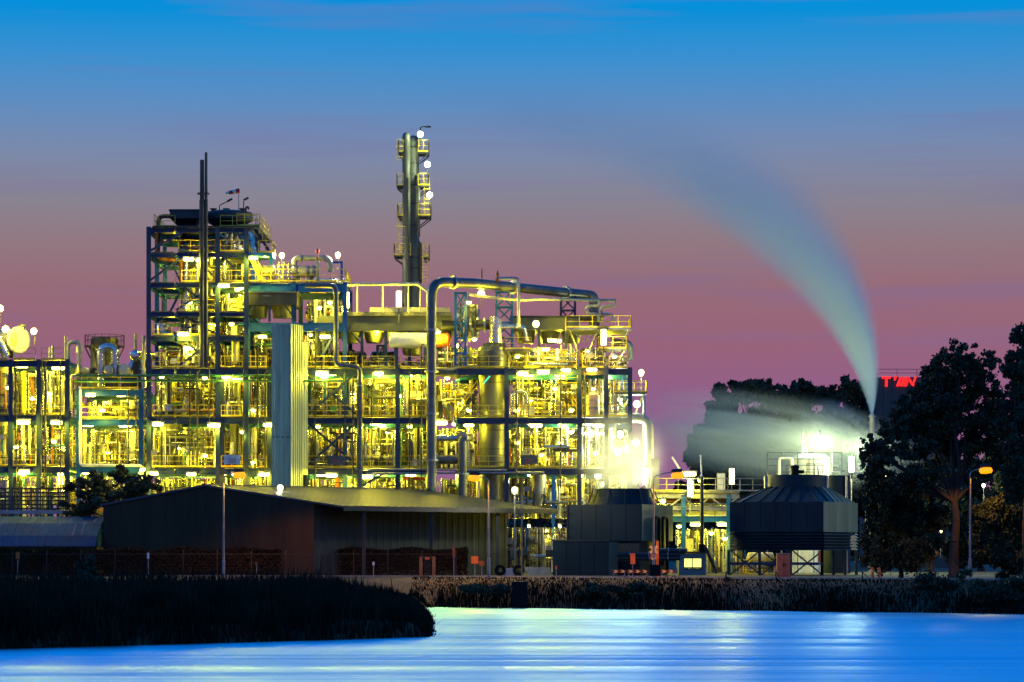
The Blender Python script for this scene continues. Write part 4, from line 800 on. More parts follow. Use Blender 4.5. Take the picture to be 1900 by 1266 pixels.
def cell(p0, p1, top, bot, Y0, Y1, npipe=3, nves=1, nbox=1, dens=1.0, stuff=None):
    """fill one bay of one storey; rows and columns are photo px at the frame's front plane"""
    x0, x1 = XW(p0, YP), XW(p1, YP); zt, zb = ZW(top, YP) - .95, ZW(bot, YP)
    px_of = lambda x: 950 + x * F / YP; pyc = (top + bot) / 2
    for _ in range(npipe):
        x = random.uniform(x0 + .4, x1 - .4); y = random.uniform(Y0 + .8, Y1 - 1); m = rmat(); r = random.choice([.07, .09, .11, .14, .17, .22, .28]); kind = random.random()
        if kind < .42: pts = [(x, y, zb), (x, y, zt)]; ph = 'upright'
        elif kind < .62:
            h_ = random.uniform(zb + 1, zt - .2); x2 = min(x1 - .2, x + random.uniform(1, 3)) if random.random() < .5 else max(x0 + .2, x - random.uniform(1, 3)); pts = [(x, y, zb), (x, y, h_), (x2, y, h_), (x2, y + random.choice([0, .1]), zt if random.random() < .6 else zb + .3)]; ph = 'stepped'
        elif kind < .78: h_ = random.uniform(zb + .6, zt); pts = [(x0 + .3, y, h_), (x1 - .3, y, h_)]; ph = 'level'
        elif kind < .9: h_ = random.uniform(zb + 1.4, zt - .3); w_ = random.uniform(.8, 1.8); pts = [(x, y, zb), (x, y, h_), (min(x + w_, x1 - .1), y, h_), (min(x + w_, x1 - .1), y, zb)]; ph = 'looped'
        else: h_ = random.uniform(zb + 1, zt - .4); pts = [(x, y, zt), (x, y, h_), (x, y + 2.5, h_)]; ph = 'hooked'
        t = thing('process_pipe', '', 'pipe', pts[0], 'smaller pipes in the steel frames'); g = G(); g.tube(pts, r, 10 if r > .1 else 8); obj('run', g, M[m], t)
        g = G(); P = [Vector(q) for q in pts]
        for a_, b_ in zip(P, P[1:]):
            for f_ in (.22, .8):
                if random.random() < .6: g.flange(a_.lerp(b_, f_), b_ - a_, r * 1.5, .09, 8)
        if g.v: obj('flange', g, M['steel'], t)
        later(f'{FIN[m]} {ph} pipe', px_of(x), pyc, t)
    for _ in range(nves):
        y = random.uniform(Y0 + 2, Y1 - 2.5); kind = random.random(); m = random.choice(['matt', 'clad', 'grey', 'white', 'clad', 'dark', 'grey'])
        hmax = zt - zb
        if kind < .5:
            r = random.uniform(.45, min(1.1, (x1 - x0) * .22)); x = random.uniform(x0 + r + .3, x1 - r - .3); h_ = random.uniform(.55, .95) * hmax
            t = thing('pressure_vessel', '', 'vessel', (x, y, zb), 'vessels in the steel frames'); g = G(); g.vessel((x, y, zb + .5), (x, y, zb + h_), r, 18, .5); obj('shell', g, M[m], t)
            g = G(); [g.bar((x + r * .8 * math.cos(a_), y + r * .8 * math.sin(a_), zb), (x + r * .8 * math.cos(a_), y + r * .8 * math.sin(a_), zb + .9), .12) for a_ in (.8, 2.4, 3.9, 5.5)]; obj('leg', g, M['dark'], t)
            g = G(); g.tube([(x, y, zb + h_ - .05), (x, y, min(zt, zb + h_ + .4))], .1, 8); g.flange((x, y, min(zt, zb + h_ + .3)), (0, 0, 1), .2, .08); g.flange((x, y, zb + h_ * .55), (0, 0, 1), r * 1.03, .08, 18); obj('nozzle', g, M['steel'], t); later(f'upright {FIN[m]} vessel', px_of(x), pyc, t)
        elif kind < .72:
            r = random.uniform(.4, .75); ln = min(x1 - x0 - .8, random.uniform(2, 4)); x = random.uniform(x0 + .3, x1 - ln - .3); z = zb + r + random.uniform(.3, 1.4)
            t = thing('pressure_vessel', '', 'vessel', (x, y, zb), 'vessels in the steel frames'); g = G(); g.vessel((x, y, z), (x + ln, y, z), r, 18, .4); obj('shell', g, M[m], t)
            g = G(); [g.box((x + ln * f_ - .12, y - r * .7, zb), (x + ln * f_ + .12, y + r * .7, z - r * .6)) for f_ in (.25, .75)]; obj('saddle', g, M['dark'], t)
            g = G(); g.tube([(x + ln * .5, y, z + r - .05), (x + ln * .5, y, min(zt, z + r + 1)), (x + ln * .5 + .8, y, min(zt, z + r + 1))], .1, 8); obj('nozzle', g, M['steel'], t); later(f'lying {FIN[m]} vessel', px_of(x + ln / 2), pyc, t)
        elif kind < .85:
            r = random.uniform(.6, 1.0); x = random.uniform(x0 + r + .2, max(x0 + r + .3, x1 - r - .2)); h_ = hmax * .9
            t = thing('hopper', '', 'hopper', (x, y, zb), 'vessels in the steel frames'); g = G(); g.lathe((x, y, zb), [(.18, .5), (r, h_ * .62), (r, h_), (r * .9, h_ + .05), (0, h_ + .1)], 18); obj('shell', g, M[m], t)
            g = G(); [g.bar((x + r * math.cos(a_), y + r * math.sin(a_), zb), (x + r * math.cos(a_), y + r * math.sin(a_), zb + h_ * .7), .11) for a_ in (.8, 2.4, 3.9, 5.5)]; obj('leg', g, M['dark'], t); later(f'cone-bottomed {FIN[m]} hopper', px_of(x), pyc, t)
        else:
            x = random.uniform(x0 + .8, x1 - .8); t = thing('pump_set', '', 'pump', (x, y, zb), 'pumps in the steel frames'); g = G(); g.lathe((x - .7, y, zb + .7), [(0, 0), (.32, .02), (.32, .8), (.12, .85), (.12, 1.1), (.42, 1.12), (.42, 1.4), (.1, 1.45)], 14, (1, 0, 0)); obj('body', g, M[random.choice(['green', 'blue', 'orange', 'grey'])], t)
            g = G(); g.box((x - .9, y - .4, zb), (x + .9, y + .4, zb + .36)); obj('baseplate', g, M['dark'], t); later('small pump set', px_of(x), pyc, t)
    for _ in range(nbox):
        w_ = random.uniform(.5, 1.1); h_ = random.uniform(.9, 1.9); x = random.uniform(x0 + .2, x1 - w_ - .2); y = random.uniform(Y0 + .5, Y1 - 2); m = random.choice(['white', 'matt', 'grey', 'steel', 'dark', 'yellow'])
        t = thing('equipment_cabinet', '', 'cabinet', (x + w_ / 2, y, zb), 'cabinets in the steel frames'); g = G(); g.box((x, y, zb + .12), (x + w_, y + .6, zb + h_)); obj('body', g, M[m], t); g = G(); g.box((x + .05, y - .03, zb + .2), (x + w_ - .05, y - .002, zb + h_ - .08)); d_ = obj('door', g, M[m], t)
        g = G(); g.box((x + .02, y + .05, zb), (x + w_ - .02, y + .55, zb + .12)); obj('plinth', g, M['dark'], t); g = G(); g.box((x + w_ * .75, y - .07, zb + h_ * .5), (x + w_ * .8, y - .032, zb + h_ * .62)); obj('handle', g, M['black'], d_)
        later(f'{FIN[m]} cabinet', px_of(x), pyc, t)
    if stuff is not None:
        k = int(150 * dens * (x1 - x0) / 5)
        for _ in range(k):
            m = MI[rmat()]; y = random.uniform(Y0 + .5, Y1); r = random.uniform(.025, .10) if random.random() < .75 else random.uniform(.1, .22); x = random.uniform(x0, x1); q = random.random()
            if q < .42: z0_ = zb + random.choice([0, 0, random.uniform(0, 1.5)]); stuff.tube([(x, y, z0_), (x, y, random.choice([zt, zt, random.uniform(z0_ + 1, zt)]))], r, 6, mi=m)
            elif q < .66: h_ = random.uniform(zb + .3, zt); xe = min(x1, x + random.uniform(1, 4)); stuff.tube([(x, y, h_), (xe, y, h_)], r, 6, mi=m)
            elif q < .86:
                h_ = random.uniform(zb + .8, zt); x2 = min(x1, max(x0, x + random.uniform(-1.6, 1.6))); stuff.tube([(x, y, zb), (x, y, h_), (x2, y, h_), (x2, y, random.choice([zt, zb + .5]))], r, 6, mi=m)
            elif q < .95: h_ = random.uniform(zb + .2, zt - .6); s_ = random.uniform(.12, .4); stuff.box((x - s_, y - s_ * .6, h_), (x + s_, y + s_ * .6, h_ + s_ * 1.6), m)
            else: h_ = random.uniform(zb + .5, zt - .5); stuff.lathe((x, y, h_), [(0, 0), (.22, .02), (.22, .25), (.08, .3), (.08, .5), (.2, .52), (.2, .6)], 8, mi=m)
        for _ in range(int(k * .12)):   # grating walkway edges and small rails deep in the bay
            y = random.uniform(Y0 + 3, Y1); h_ = random.uniform(zb + .5, zt - 1.2); xa_ = random.uniform(x0, x1 - 1); stuff.rail((xa_, y, h_), (min(x1, xa_ + random.uniform(1, 3)), y, h_), 1.0, 1, .05, MI['yellow'])
MATS = [M[k] for k, _ in TW]; MI = {k: i for i, (k, _) in enumerate(TW)}
GB = 1062   # row of the ground at the front plane
def clutter(label, cells):
    st = G()
    for c in cells: cell(*c[:6], *c[6:9], c[9] if len(c) > 9 else 1.0, st)
    tag(obj('pipework', st, MATS), label, kind='stuff')
for px, p0, p1, dy, r in ((452, 905, 640, -.9, .05), (478, 905, 640, -1.0, .07), (492, 905, 690, -.8, .06), (585, 905, 610, -.9, .06), (640, 865, 690, -.7, .05), (655, 905, 700, -.8, .07), (690, 865, 690, -.8, .05), (760, 905, 690, -.7, .06), (782, 905, 640, -.8, .05), (958, 905, 690, -.9, .07), (980, 870, 690, -.8, .05), (1040, 905, 690, -.9, .06), (1085, 905, 690, -.8, .05), (238, 862, 725, -.3, .07), (252, 862, 725, -.3, .05), (112, 900, 672, -.9, .06), (84, 900, 672, -.9, .08), (78, 900, 672, -1.0, .06), (300, 865, 690, -.8, .05), (352, 865, 690, -.8, .06), (366, 865, 690, -.9, .07), (388, 865, 640, -.8, .05), (30, 900, 672, -.9, .06)):
    P = W(px, p0, YP + dy); t = thing('conduit', '', 'pipe', P, 'thin conduits in front of the frames'); g = G(); g.tube([P, W(px, p1, YP + dy), W(px + 5, p1 - 1, YP + dy)], r, 8); obj('run', g, M['dark'], t)
    g = G(); [g.box(W(px - 2, q, YP + dy), W(px + 2, q - 2, YP + dy) + Vector((0, .6, 0))) for q in (p0 - 30, (p0 + p1) / 2, p1 + 25)]; obj('bracket', g, M['dark'], t); later('thin conduit crossing decks', px, (p0 + p1) / 2, t)
clutter('dense small pipework inside the pale-drum and gooseneck frames',
        [(a_, b_, p, q, YP + .8, YP + 15, *k) for a_, b_, ks in ((-55, 18, ((1, 1, 0), (1, 1, 1), (1, 1, 0))), (22, 70, ((2, 1, 0), (2, 1, 1), (1, 1, 0))), (74, 123, ((2, 1, 1), (2, 1, 0), (1, 1, 0)))) for (p, q), k in zip(((667, 769), (769, 864), (864, 960)), ks)])
clutter('dense small pipework inside the twin-drum frame', [(148, 260, 721, 776, YP + 2, YP + 15, 4, 2, 1, .7), (148, 260, 776, 864, YP + 2, YP + 15, 5, 2, 1, 1.1), (148, 260, 864, 960, YP + 2, YP + 15, 2, 1, 0, 1)])
clutter('dense small pipework inside the braced tower', [(330, 402, 467, 523, YP + 1, YP + 13, 4, 2, 0, .7), (406, 455, 421, 467, YP + 1, YP + 13, 2, 2, 0, .9), (330, 402, 421, 467, YP + 1, YP + 13, 2, 1, 0, .5), (406, 455, 467, 523, YP + 1, YP + 13, 3, 2, 0, 1), (330, 402, 523, 577, YP + 1, YP + 13, 4, 1, 0, 1.2), (406, 455, 523, 577, YP + 1, YP + 13, 3, 1, 0, 1.3),
        (330, 402, 577, 622, YP + 1, YP + 13, 3, 1, 0, 1.3), (406, 455, 577, 622, YP + 1, YP + 13, 2, 1, 0, 1.2), (280, 326, 622, 682, YP + 2, YP + 13, 3, 1, 1, 1.2), (330, 402, 622, 682, YP + 1, YP + 13, 3, 1, 0, 1.4), (406, 455, 622, 682, YP + 1, YP + 13, 2, 1, 1, 1.2)])
clutter('dense small pipework at the foot of the braced tower', [(280, 402, 682, 773, YP + 1, YP + 14, 6, 3, 1, 1.5), (280, 402, 773, 867, YP + 1, YP + 14, 6, 3, 1, 1.5), (280, 402, 867, 960, YP + 1, YP + 14, 2, 1, 0, 1.3), (408, 500, 682, 773, YP + 1, YP + 14, 5, 2, 1, 1.5), (408, 500, 773, 867, YP + 1, YP + 14, 5, 2, 1, 1.5), (408, 500, 867, 960, YP + 1, YP + 14, 2, 1, 0, 1.3)])
clutter('pipework on and under the upper blue deck', [(462, 560, 597, 682, YP + 2, YP + 13, 4, 2, 1, 1.1), (562, 640, 530, 597, YP + 4, YP + 11, 4, 1, 0, 1.2), (462, 545, 490, 523, YP + 3, YP + 11, 0, 0, 0, .35), (545, 640, 490, 523, YP + 3, YP + 11, 0, 0, 0, .3), (562, 600, 597, 682, YP + 2, YP + 13, 2, 1, 0, 1.1)])
clutter('dense small pipework under the long air cooler', [(602, 664, 620, 682, YP + 6, YP + 17, 2, 1, 1, .8), (670, 736, 640, 682, YP + 5, YP + 17, 2, 1, 0, .8), (740, 795, 640, 682, YP + 5, YP + 17, 2, 0, 0, .7), (568, 665, 682, 773, YP + 1.2, YP + 18, 5, 3, 1, 1.1), (670, 736, 682, 773, YP + 1.2, YP + 18, 3, 2, 1, .9), (740, 795, 682, 773, YP + 1.2, YP + 18, 3, 1, 0, 1),
        (568, 665, 773, 867, YP + 1.2, YP + 18, 5, 2, 1, 1.5), (670, 736, 773, 867, YP + 1.2, YP + 18, 4, 2, 1, 1.5), (740, 795, 773, 867, YP + 1.2, YP + 18, 3, 2, 0, 1.5), (568, 665, 867, 960, YP + 1.2, YP + 18, 2, 1, 0, 1.2), (670, 795, 867, 960, YP + 1.2, YP + 18, 4, 2, 1, 1.3)])
clutter('dense small pipework around the big reactor', [(848, 884, 540, 620, YP + 2, YP + 12, 2, 1, 0, 1.3), (808, 884, 620, 682, YP + 2, YP + 12, 3, 1, 0, 1), (944, 1072, 622, 682, YP + 2, YP + 15, 6, 3, 1, 1.1), (1078, 1123, 622, 682, YP + 2, YP + 15, 3, 1, 1, 1), (1127, 1166, 648, 682, YP + 2, YP + 15, 1, 1, 0, .9),
        (808, 884, 682, 773, YP + 2, YP + 17, 4, 2, 1, 1.0), (944, 1072, 682, 773, YP + 1, YP + 17, 6, 3, 2, .9), (1078, 1123, 682, 773, YP + 1, YP + 17, 3, 1, 1, 1.0), (1127, 1166, 682, 773, YP + 1, YP + 17, 2, 1, 0, .9),
        (808, 884, 773, 867, YP + 2, YP + 17, 4, 2, 1, 1.3), (944, 1072, 773, 867, YP + 1, YP + 17, 6, 3, 2, 1.4), (1078, 1123, 773, 867, YP + 1, YP + 17, 3, 1, 1, 1.3), (1127, 1166, 773, 867, YP + 1, YP + 17, 2, 1, 0, 1.2),
        (808, 884, 867, 1000, YP + 2, YP + 17, 2, 1, 0, 1), (944, 1072, 867, 960, YP + 1, YP + 17, 5, 2, 1, 1.2), (942, 1050, 960, 1062, YP - 3, YP + 10, 6, 3, 2, 2.0), (1078, 1166, 867, 960, YP + 1, YP + 17, 2, 1, 0, 1.1)])
# single big pieces seen through the bays
def tank(label, px, r, p0, p1, Y, mat, legs=0, dome=.35, cone=0):
    s_ = Y / F; t = thing('tank', label, 'tank', W(px, p0, Y)); o = W(px, p0, Y); hh = ZW(p1, Y) - o.z; g = G()
    if cone: g.lathe(o, [(.2, 0), (r * s_, cone), (r * s_, hh - .2), (r * s_ * .6, hh), (0, hh + .1)], 24)
    else: g.vessel(o + Vector((0, 0, legs)), o + Vector((0, 0, hh)), r * s_, 24, dome)
    obj('shell', g, mat, t); g = G()
    for f_ in (.35, .7): g.lathe(o + Vector((0, 0, hh * f_)), [(r * s_ * .9, 0), (r * s_ * 1.025, 0), (r * s_ * 1.025, .1), (r * s_ * .9, .1)], 24)
    obj('band', g, M['steel'], t)
    if legs or cone:
        for a_ in (.8, 2.4, 3.9, 5.5):
            d = Vector((math.cos(a_), math.sin(a_), 0)) * r * s_ * .92; g = G(); g.bar(o + d - Vector((0, 0, .6 if cone else 0)), o + d + Vector((0, 0, max(legs, cone) + .3)), .16); obj('leg', g, M['dark'], t)
    return t
tank('tall grey tank on the lowest deck of the twin-drum frame', 247, 12, 864, 796, YP + 4, M['matt'], .4)
tank('pale upright tank at the very edge of the plant, upper storey', 8, 14, 769, 672, YP + 5, M['matt'], .3)
tank('pale upright tank at the very edge of the plant, lower storey', 8, 14, 864, 775, YP + 5, M['matt'], .3)
tank('wide squat tank behind the railing of the pale-drum frame', 47, 21, 864, 822, YP + 5, M['clad'], .3)
tank('wide grey hopper with a cone bottom in the braced tower foot', 316, 22, 855, 776, YP + 3, M['grey'], cone=3.4)
tank('dark standing column between braced and ribbed towers', 434, 8, 867, 642, YP + 3, M['grey'], .2, .3)
tank('pale standing column just right of the tower leg', 437, 7.5, 682, 604, YP + 2, M['matt'], .2, .3)
tank('glossy barrel tank with lugs on the second deck of the braced tower', 312, 12, 773, 748, YP + 2, M['clad'], .3)
tank('cone-bottomed pale tank below the lowest deck beyond the reactor', 1000, 14, 940, 872, YP + 2, M['matt'], cone=1.4)
tank('white domed tank under the crossing braces past the ribbed tower', 675, 12, 770, 730, YP + 6, M['white'], .4)
tank('pale round tank on the second deck next to the big pipe', 826, 9, 760, 740, YP + 5, M['white'], .2, .8)
tank('large cream cabinet-like vessel near the steam on the second deck', 1100, 13, 773, 732, YP + 1, M['matt'], 0, .15)
g = G()
t = thing('slatted_rack', 'dark slatted rack along the foot of the low blue frame', 'rack', W(40, 960, 295))
for k in range(7):
    p = 907 + k * 7.4; g = G(); g.bar(W(-30, p, 295), W(128, p, 295), .1, .14); obj('slat', g, M['dark'], t)
for px in (-28, 10, 24, 40, 58, 72, 90, 108, 126): g = G(); g.bar(W(px, 962, 295.15), W(px, 905, 295.15), .14); obj('post', g, M['steel'] if px == 72 else M['navy'], t)
g = G(); g.box(W(-30, 954, 294.8), W(128, 947, 295.3)); obj('sill', g, M['steel'], t)
g = G(); g.bar(W(1027, 1064, YP + 2), W(1027, 868, YP + 2), .32); tag(obj('blue_post', g, M['blue']), 'lone bright blue post below the lowest deck near the steam', 'post')
# ------------------------------------------------------------------ cooling towers
def rbox(g, o, ua, va, la, lb, z0, z1, mi=0):
    """box with one corner at o, sides along the unit vectors ua and va"""
    q = [o, o + ua * la, o + ua * la + va * lb, o + va * lb]; lo = [Vector((p.x, p.y, z0)) for p in q]; hi = [Vector((p.x, p.y, z1)) for p in q]
    g.add(lo + hi, [(0, 3, 2, 1), (4, 5, 6, 7), (0, 1, 5, 4), (1, 2, 6, 5), (2, 3, 7, 6), (3, 0, 4, 7)], mi)
ang = math.radians(25); ua = Vector((-math.cos(ang), math.sin(ang), 0)); va = Vector((math.sin(ang), math.cos(ang), 0))
mct = pm('tower_sheet_skylit', (.014, .028, .036), .5, .0, .25, .5, stretch=(1, 1, .3), dirt=(.012, .02, .022), spec=.2)  # darker copy of the tower sheet, its sky-lit tone put in the colour
mcs = pm('tower_sheet_lamplit', (.09, .13, .085), .55, .05, .25, .6, stretch=(1, 1, .3), dirt=(.08, .10, .08))  # same sheet, lighter and greener to paint in lamp light from the right
Y1 = 283.0; t1 = thing('cooling_tower', 'square blue-grey cooling tower steaming from its flared fan stack', 'cooling tower', W(1150, 1062, Y1 + 4))
o = Vector((XW(1190, Y1), Y1, 0)); za, zb, zc = GZ, ZW(1004, Y1), ZW(936, Y1)
def sheets(t, o, ua, va, la, lb, z0, z1, n, mat, name='cladding_sheet', vert=True):
    for i in range(n):
        g = G(); nv = ua.cross(Vector((0, 0, 1))); nv = nv if nv.y < 0 else -nv
        p = o + ua * (la * i / n + .02); rbox(g, p + nv * .05, ua, -nv, la / n - .04, .05, z0, z1); obj(name, g, mat, t)
g = G(); rbox(g, o, ua, va, 7.15, 7.2, zb, zc - .02); obj('casing', g, mct, t1)
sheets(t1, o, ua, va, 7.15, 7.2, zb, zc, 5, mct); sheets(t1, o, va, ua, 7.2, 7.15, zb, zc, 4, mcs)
g = G(); rbox(g, o + ua * .3 + va * .3, ua, va, 6.5, 6.5, za - .1, zb - .01); obj('basin', g, M['dark'], t1)
c1 = o + ua * 3.6 + va * 3.6; c1 = Vector((XW(1157, c1.y), c1.y, 0)); rr = 54 * c1.y / F
g = G(); zt = ZW(907, c1.y); g.lathe((c1.x, c1.y, zc - .02), [(rr * 1.22, 0), (rr * 1.12, .3), (rr * 1.03, .7), (rr, zt - zc), (rr * .95, zt - zc), (rr * .95, .3)], 32); obj('fan_stack', g, mct, t1)
g = G()
for k in range(12): d = Vector((math.cos(k * PI / 6), math.sin(k * PI / 6), 0)); g.bar(c1 + d * rr * 1.24 + Vector((0, 0, zc)), c1 + d * rr * 1.03 + Vector((0, 0, zt)), .1)
obj('stiffener', g, M['dark'], t1)
for k in range(4):
    d = Vector((math.cos(k * PI / 2 + .4), math.sin(k * PI / 2 + .4), 0)); g = G(); g.bar(c1 + d * .3 + Vector((0, 0, zt - .8)), c1 + d * rr * .93 + Vector((0, 0, zt - .72)), .5, .06); obj('fan_blade', g, M['steel'], t1)
g = G(); p = o + va * 7.25; g.ladder(W(1060, 1004, Y1 - .2) + Vector((-.5, 3, 0)), W(1060, 930, Y1 - .2) + Vector((-.5, 3, 0)), .5, cage=True); obj('ladder', g, M['dark'], t1)
for f_ in (.3, .56):
    p = o + va * (7.2 * f_) + Vector((.32, -.12, 0)); g = G(); g.tube([p + Vector((0, 0, zb - 2.2)), p + Vector((0, 0, zc - 1.1)), p + va * 1.1 + Vector((0, 0, zc - 1.1)), p + va * 1.1 + Vector((0, 0, zb - 2.6))], .13, 10, .4); obj('riser_pipe', g, M['black'], t1)
Y2 = 280.0; o2 = Vector((XW(1129, Y2), Y2, 0)); z2 = ZW(1005, Y2)
t2 = thing('pump_house', 'plain dark block with a lamp-lit green end below the steaming cooling tower', 'building', o2 + ua * 2 + Vector((0, 0, GZ)))
g = G(); rbox(g, o2, ua, va, 5.3, 2.0, GZ - .1, z2); obj('wall', g, mct, t2); sheets(t2, o2, ua, va, 5.3, 2, GZ, z2 - .05, 4, mct); sheets(t2, o2, va, ua, 2.0, 5, GZ, z2 - .05, 2, mcs)
g = G(); rbox(g, o2 - ua * .1 - va * .1, ua, va, 5.5, 2.2, z2 + .003, z2 + .15); obj('roof', g, M['dark'], t2)
# grey basin piping between pump house and tower
for i, (a_, b_, p) in enumerate(((1145, 1262, 1029), (1148, 1262, 1036), (1205, 1275, 1022))):
    pipe(f'{ORD[i]} level dark pipe below the steaming cooling tower, counted downward', [(a_, p, 280.5), (b_, p, 280.5)], .2, M['dark'], (.2, .5, .8))

Y3 = 282.0; t3 = thing('cooling_tower', 'large hooded cooling tower with louvred base beside the tall tree', 'cooling tower', W(1470, 1062, Y3 + 5))
o = Vector((XW(1527, Y3), Y3, 0)); zl, zm, zt = ZW(1021, Y3), ZW(987, Y3), ZW(931, Y3); LA, LB = 8.7, 9.2
g = G(); rbox(g, o, ua, va, LA, LB, zm, zt - .02); obj('casing', g, mct, t3)
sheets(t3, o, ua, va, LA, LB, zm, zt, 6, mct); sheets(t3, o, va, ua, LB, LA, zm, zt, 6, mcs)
g = G(); rbox(g, o + ua * .35 + va * .35, ua, va, LA - .7, LB - .7, zl, zm - .01); obj('fill', g, M['black'], t3)
for (uu, vv, ln) in ((ua, va, LA), (va, ua, LB)):
    nv = uu.cross(Vector((0, 0, 1))); nv = nv if nv.y < 0 else -nv
    for k in range(6):
        z = zl + (zm - zl) * (k + .5) / 6; g = G(); p = o + nv * .12; g.add([p + Vector((0, 0, z - .11)), p + uu * ln + Vector((0, 0, z - .11)), p + uu * ln - nv * .3 + Vector((0, 0, z + .11)), p - nv * .3 + Vector((0, 0, z + .11)),
            p + Vector((0, 0, z - .15)), p + uu * ln + Vector((0, 0, z - .15)), p + uu * ln - nv * .3 + Vector((0, 0, z + .07)), p - nv * .3 + Vector((0, 0, z + .07))], [(0, 1, 2, 3), (7, 6, 5, 4), (0, 4, 5, 1), (3, 2, 6, 7)]); obj('louvre', g, mct, t3)
ctr = o + ua * LA * .5 + va * LB * .5; ctr = Vector((XW(1479, ctr.y), ctr.y, 0)); R3 = 57 * ctr.y / F; zr = ZW(905, ctr.y)
def rect_pt(a_):
    d = Vector((math.cos(a_), math.sin(a_), 0)); k = min(LA * .5 / max(1e-6, abs(d.dot(ua))), LB * .5 / max(1e-6, abs(d.dot(va)))); return o + ua * LA * .5 + va * LB * .5 + d * k
N_ = 24
for i in range(N_):
    a0, a1 = 2 * PI * i / N_, 2 * PI * (i + 1) / N_; p0, p1 = rect_pt(a0), rect_pt(a1); z_ = Vector((0, 0, zt)); Z_ = Vector((0, 0, zr + .01))
    q0 = ctr + Vector((math.cos(a0), math.sin(a0), 0)) * R3; q1 = ctr + Vector((math.cos(a1), math.sin(a1), 0)) * R3; g = G()
    g.add([p0 + z_, p1 + z_, q1 + Z_, q0 + Z_], [(0, 1, 2, 3)]); g.bar(p0 + z_ + Vector((0, 0, .04)), q0 + Z_ + Vector((0, 0, .04)), .09); obj('hood_sheet', g, mcs if math.cos(a0 - .3) > .35 else mct, t3)  # right-facing hood sheets get the lamp-lit colour
g = G(); zq = ZW(882, ctr.y); g.lathe((ctr.x, ctr.y, zr), [(R3, 0), (R3 * .98, zq - zr), (R3 * .93, zq - zr), (R3 * .93, .2)], 32); obj('fan_stack', g, mct, t3)
for px in (1421, 1534): g = G(); g.tube([W(px, 906, ctr.y - 1), W(px, 884, ctr.y - 1)], .16, 8); obj('downpipe', g, M['steel'], t3)
for k in range(6):
    a_ = k * PI / 3; d = Vector((math.cos(a_), math.sin(a_), 0)); g = G(); g.bar(ctr + d * .2 + Vector((0, 0, zq - .7)), ctr + d * R3 * .9 + Vector((0, 0, zq - .6)), .5, .06); obj('fan_blade', g, M['steel'], t3)
g = G(); c = W(1479, 881, ctr.y - .6); g.lathe(c - Vector((.2, 0, 0)), [(.34, 0), (.34, .55), (.4, .56), (.4, .8), (.1, .86)], 14); g.box(c + Vector((.1, -.3, .1)), c + Vector((.6, .1, .4))); g.bar(c - Vector((.2, 0, 1.2)), c - Vector((.2, 0, 0)), .3); obj('fan_motor', g, M['black'], t3)
g = G(); g.rail(W(1497, 882, ctr.y - 2.2), W(1526, 882, ctr.y - 2.2), 1.0, .8, .05, toe=False); g.bar(W(1519, 882, ctr.y - 2.2), W(1517, 866, ctr.y - 2.2), .07); obj('railing', g, M['dark'], t3)
for i in range(4):
    for (uu, ln) in ((ua, LA), (va, LB)):
        p = o + uu * (ln * i / 3); p += (ua * .15 + va * .15); g = G(); g.bar(p + Vector((0, 0, GZ - .1)), p + Vector((0, 0, zl + .02)), .25); obj('leg', g, M['dark'], t3)
for i in range(3):
    p, q = o + ua * (LA * i / 3) + va * .1, o + ua * (LA * (i + 1) / 3) + va * .1; g = G(); g.bar(p + Vector((0, 0, GZ)), q + Vector((0, 0, zl)), .11); g.bar(q + Vector((0, .13, GZ)), p + Vector((0, .13, zl)), .11); obj('brace', g, M['dark'], t3)
g = G(); rbox(g, o + ua * .0 - va * .2, ua, va, LA, .12, GZ + .9, GZ + 1.15); obj('rim_beam', g, M['navy'], t3)
tB = thing('fan_stack', 'second dark fan stack behind the hooded cooling tower', 'fan stack', W(1550, 1062, 300)); g = G(); Yk = 300.0; sk = Yk / F
g.lathe(W(1552, 1064, Yk), [(26 * sk, 0), (26 * sk, ZW(884, Yk) - GZ), (24.5 * sk, ZW(884, Yk) - GZ), (24.5 * sk, ZW(895, Yk) - GZ)], 28); obj('shell', g, mct, tB)
g = G(); [g.tube([W(px, 1064, Yk - 1.5), W(px, 884, Yk - 1.5)], .12, 8) for px in (1571,)]; obj('downpipe', g, M['steel'], tB)

# lit tank and framework behind the hooded tower
Yt = 318.0; st_ = Yt / F
t = thing('dome_tank', 'white shallow-domed tank glowing in lamp light behind the hooded cooling tower', 'tank', W(1505, 1062, Yt)); o = W(1503, 1064, Yt); hh = ZW(851, Yt) - o.z
g = G(); g.lathe(o, [(38 * st_, 0), (38 * st_, hh), (30 * st_, hh + .28), (15 * st_, hh + .45), (0, hh + .5)], 32); obj('shell', g, M['white'], t)
pipe('white gooseneck vent on the shallow-domed tank', [(1489, 850, Yt), (1489, 836, Yt), (1496, 835, Yt), (1496, 841, Yt)], .13, M['white'], R=.2)
t = thing('vent_pipe', 'short white vent standing above the gooseneck on the domed tank', 'pipe', W(1489.5, 852, Yt + 1)); g = G(); g.tube([W(1489.5, 852, Yt + 1), W(1489.5, 804, Yt + 1)], .10, 8); obj('run', g, M['white'], t)
t = thing('railed_scaffold', 'pale square railing framework around the domed tank', 'scaffold', W(1490, 885, Yt - 3))
for px in (1424, 1450, 1480, 1510, 1540, 1562): g = G(); g.bar(W(px, 1064, Yt - 2.5), W(px, 839, Yt - 2.5), .12); obj('post', g, M['steel'], t)
for p in (840, 852, 864, 876): g = G(); g.bar(W(1424, p, Yt - 2.6), W(1562, p, Yt - 2.6), .09); obj('rail', g, M['steel'], t)
pipe('pale stepped pipe beside the railing framework', [(1446, 890, Yt - 3), (1446, 850, Yt - 3), (1470, 850, Yt - 3), (1470, 890, Yt - 3)], .14, M['white'])
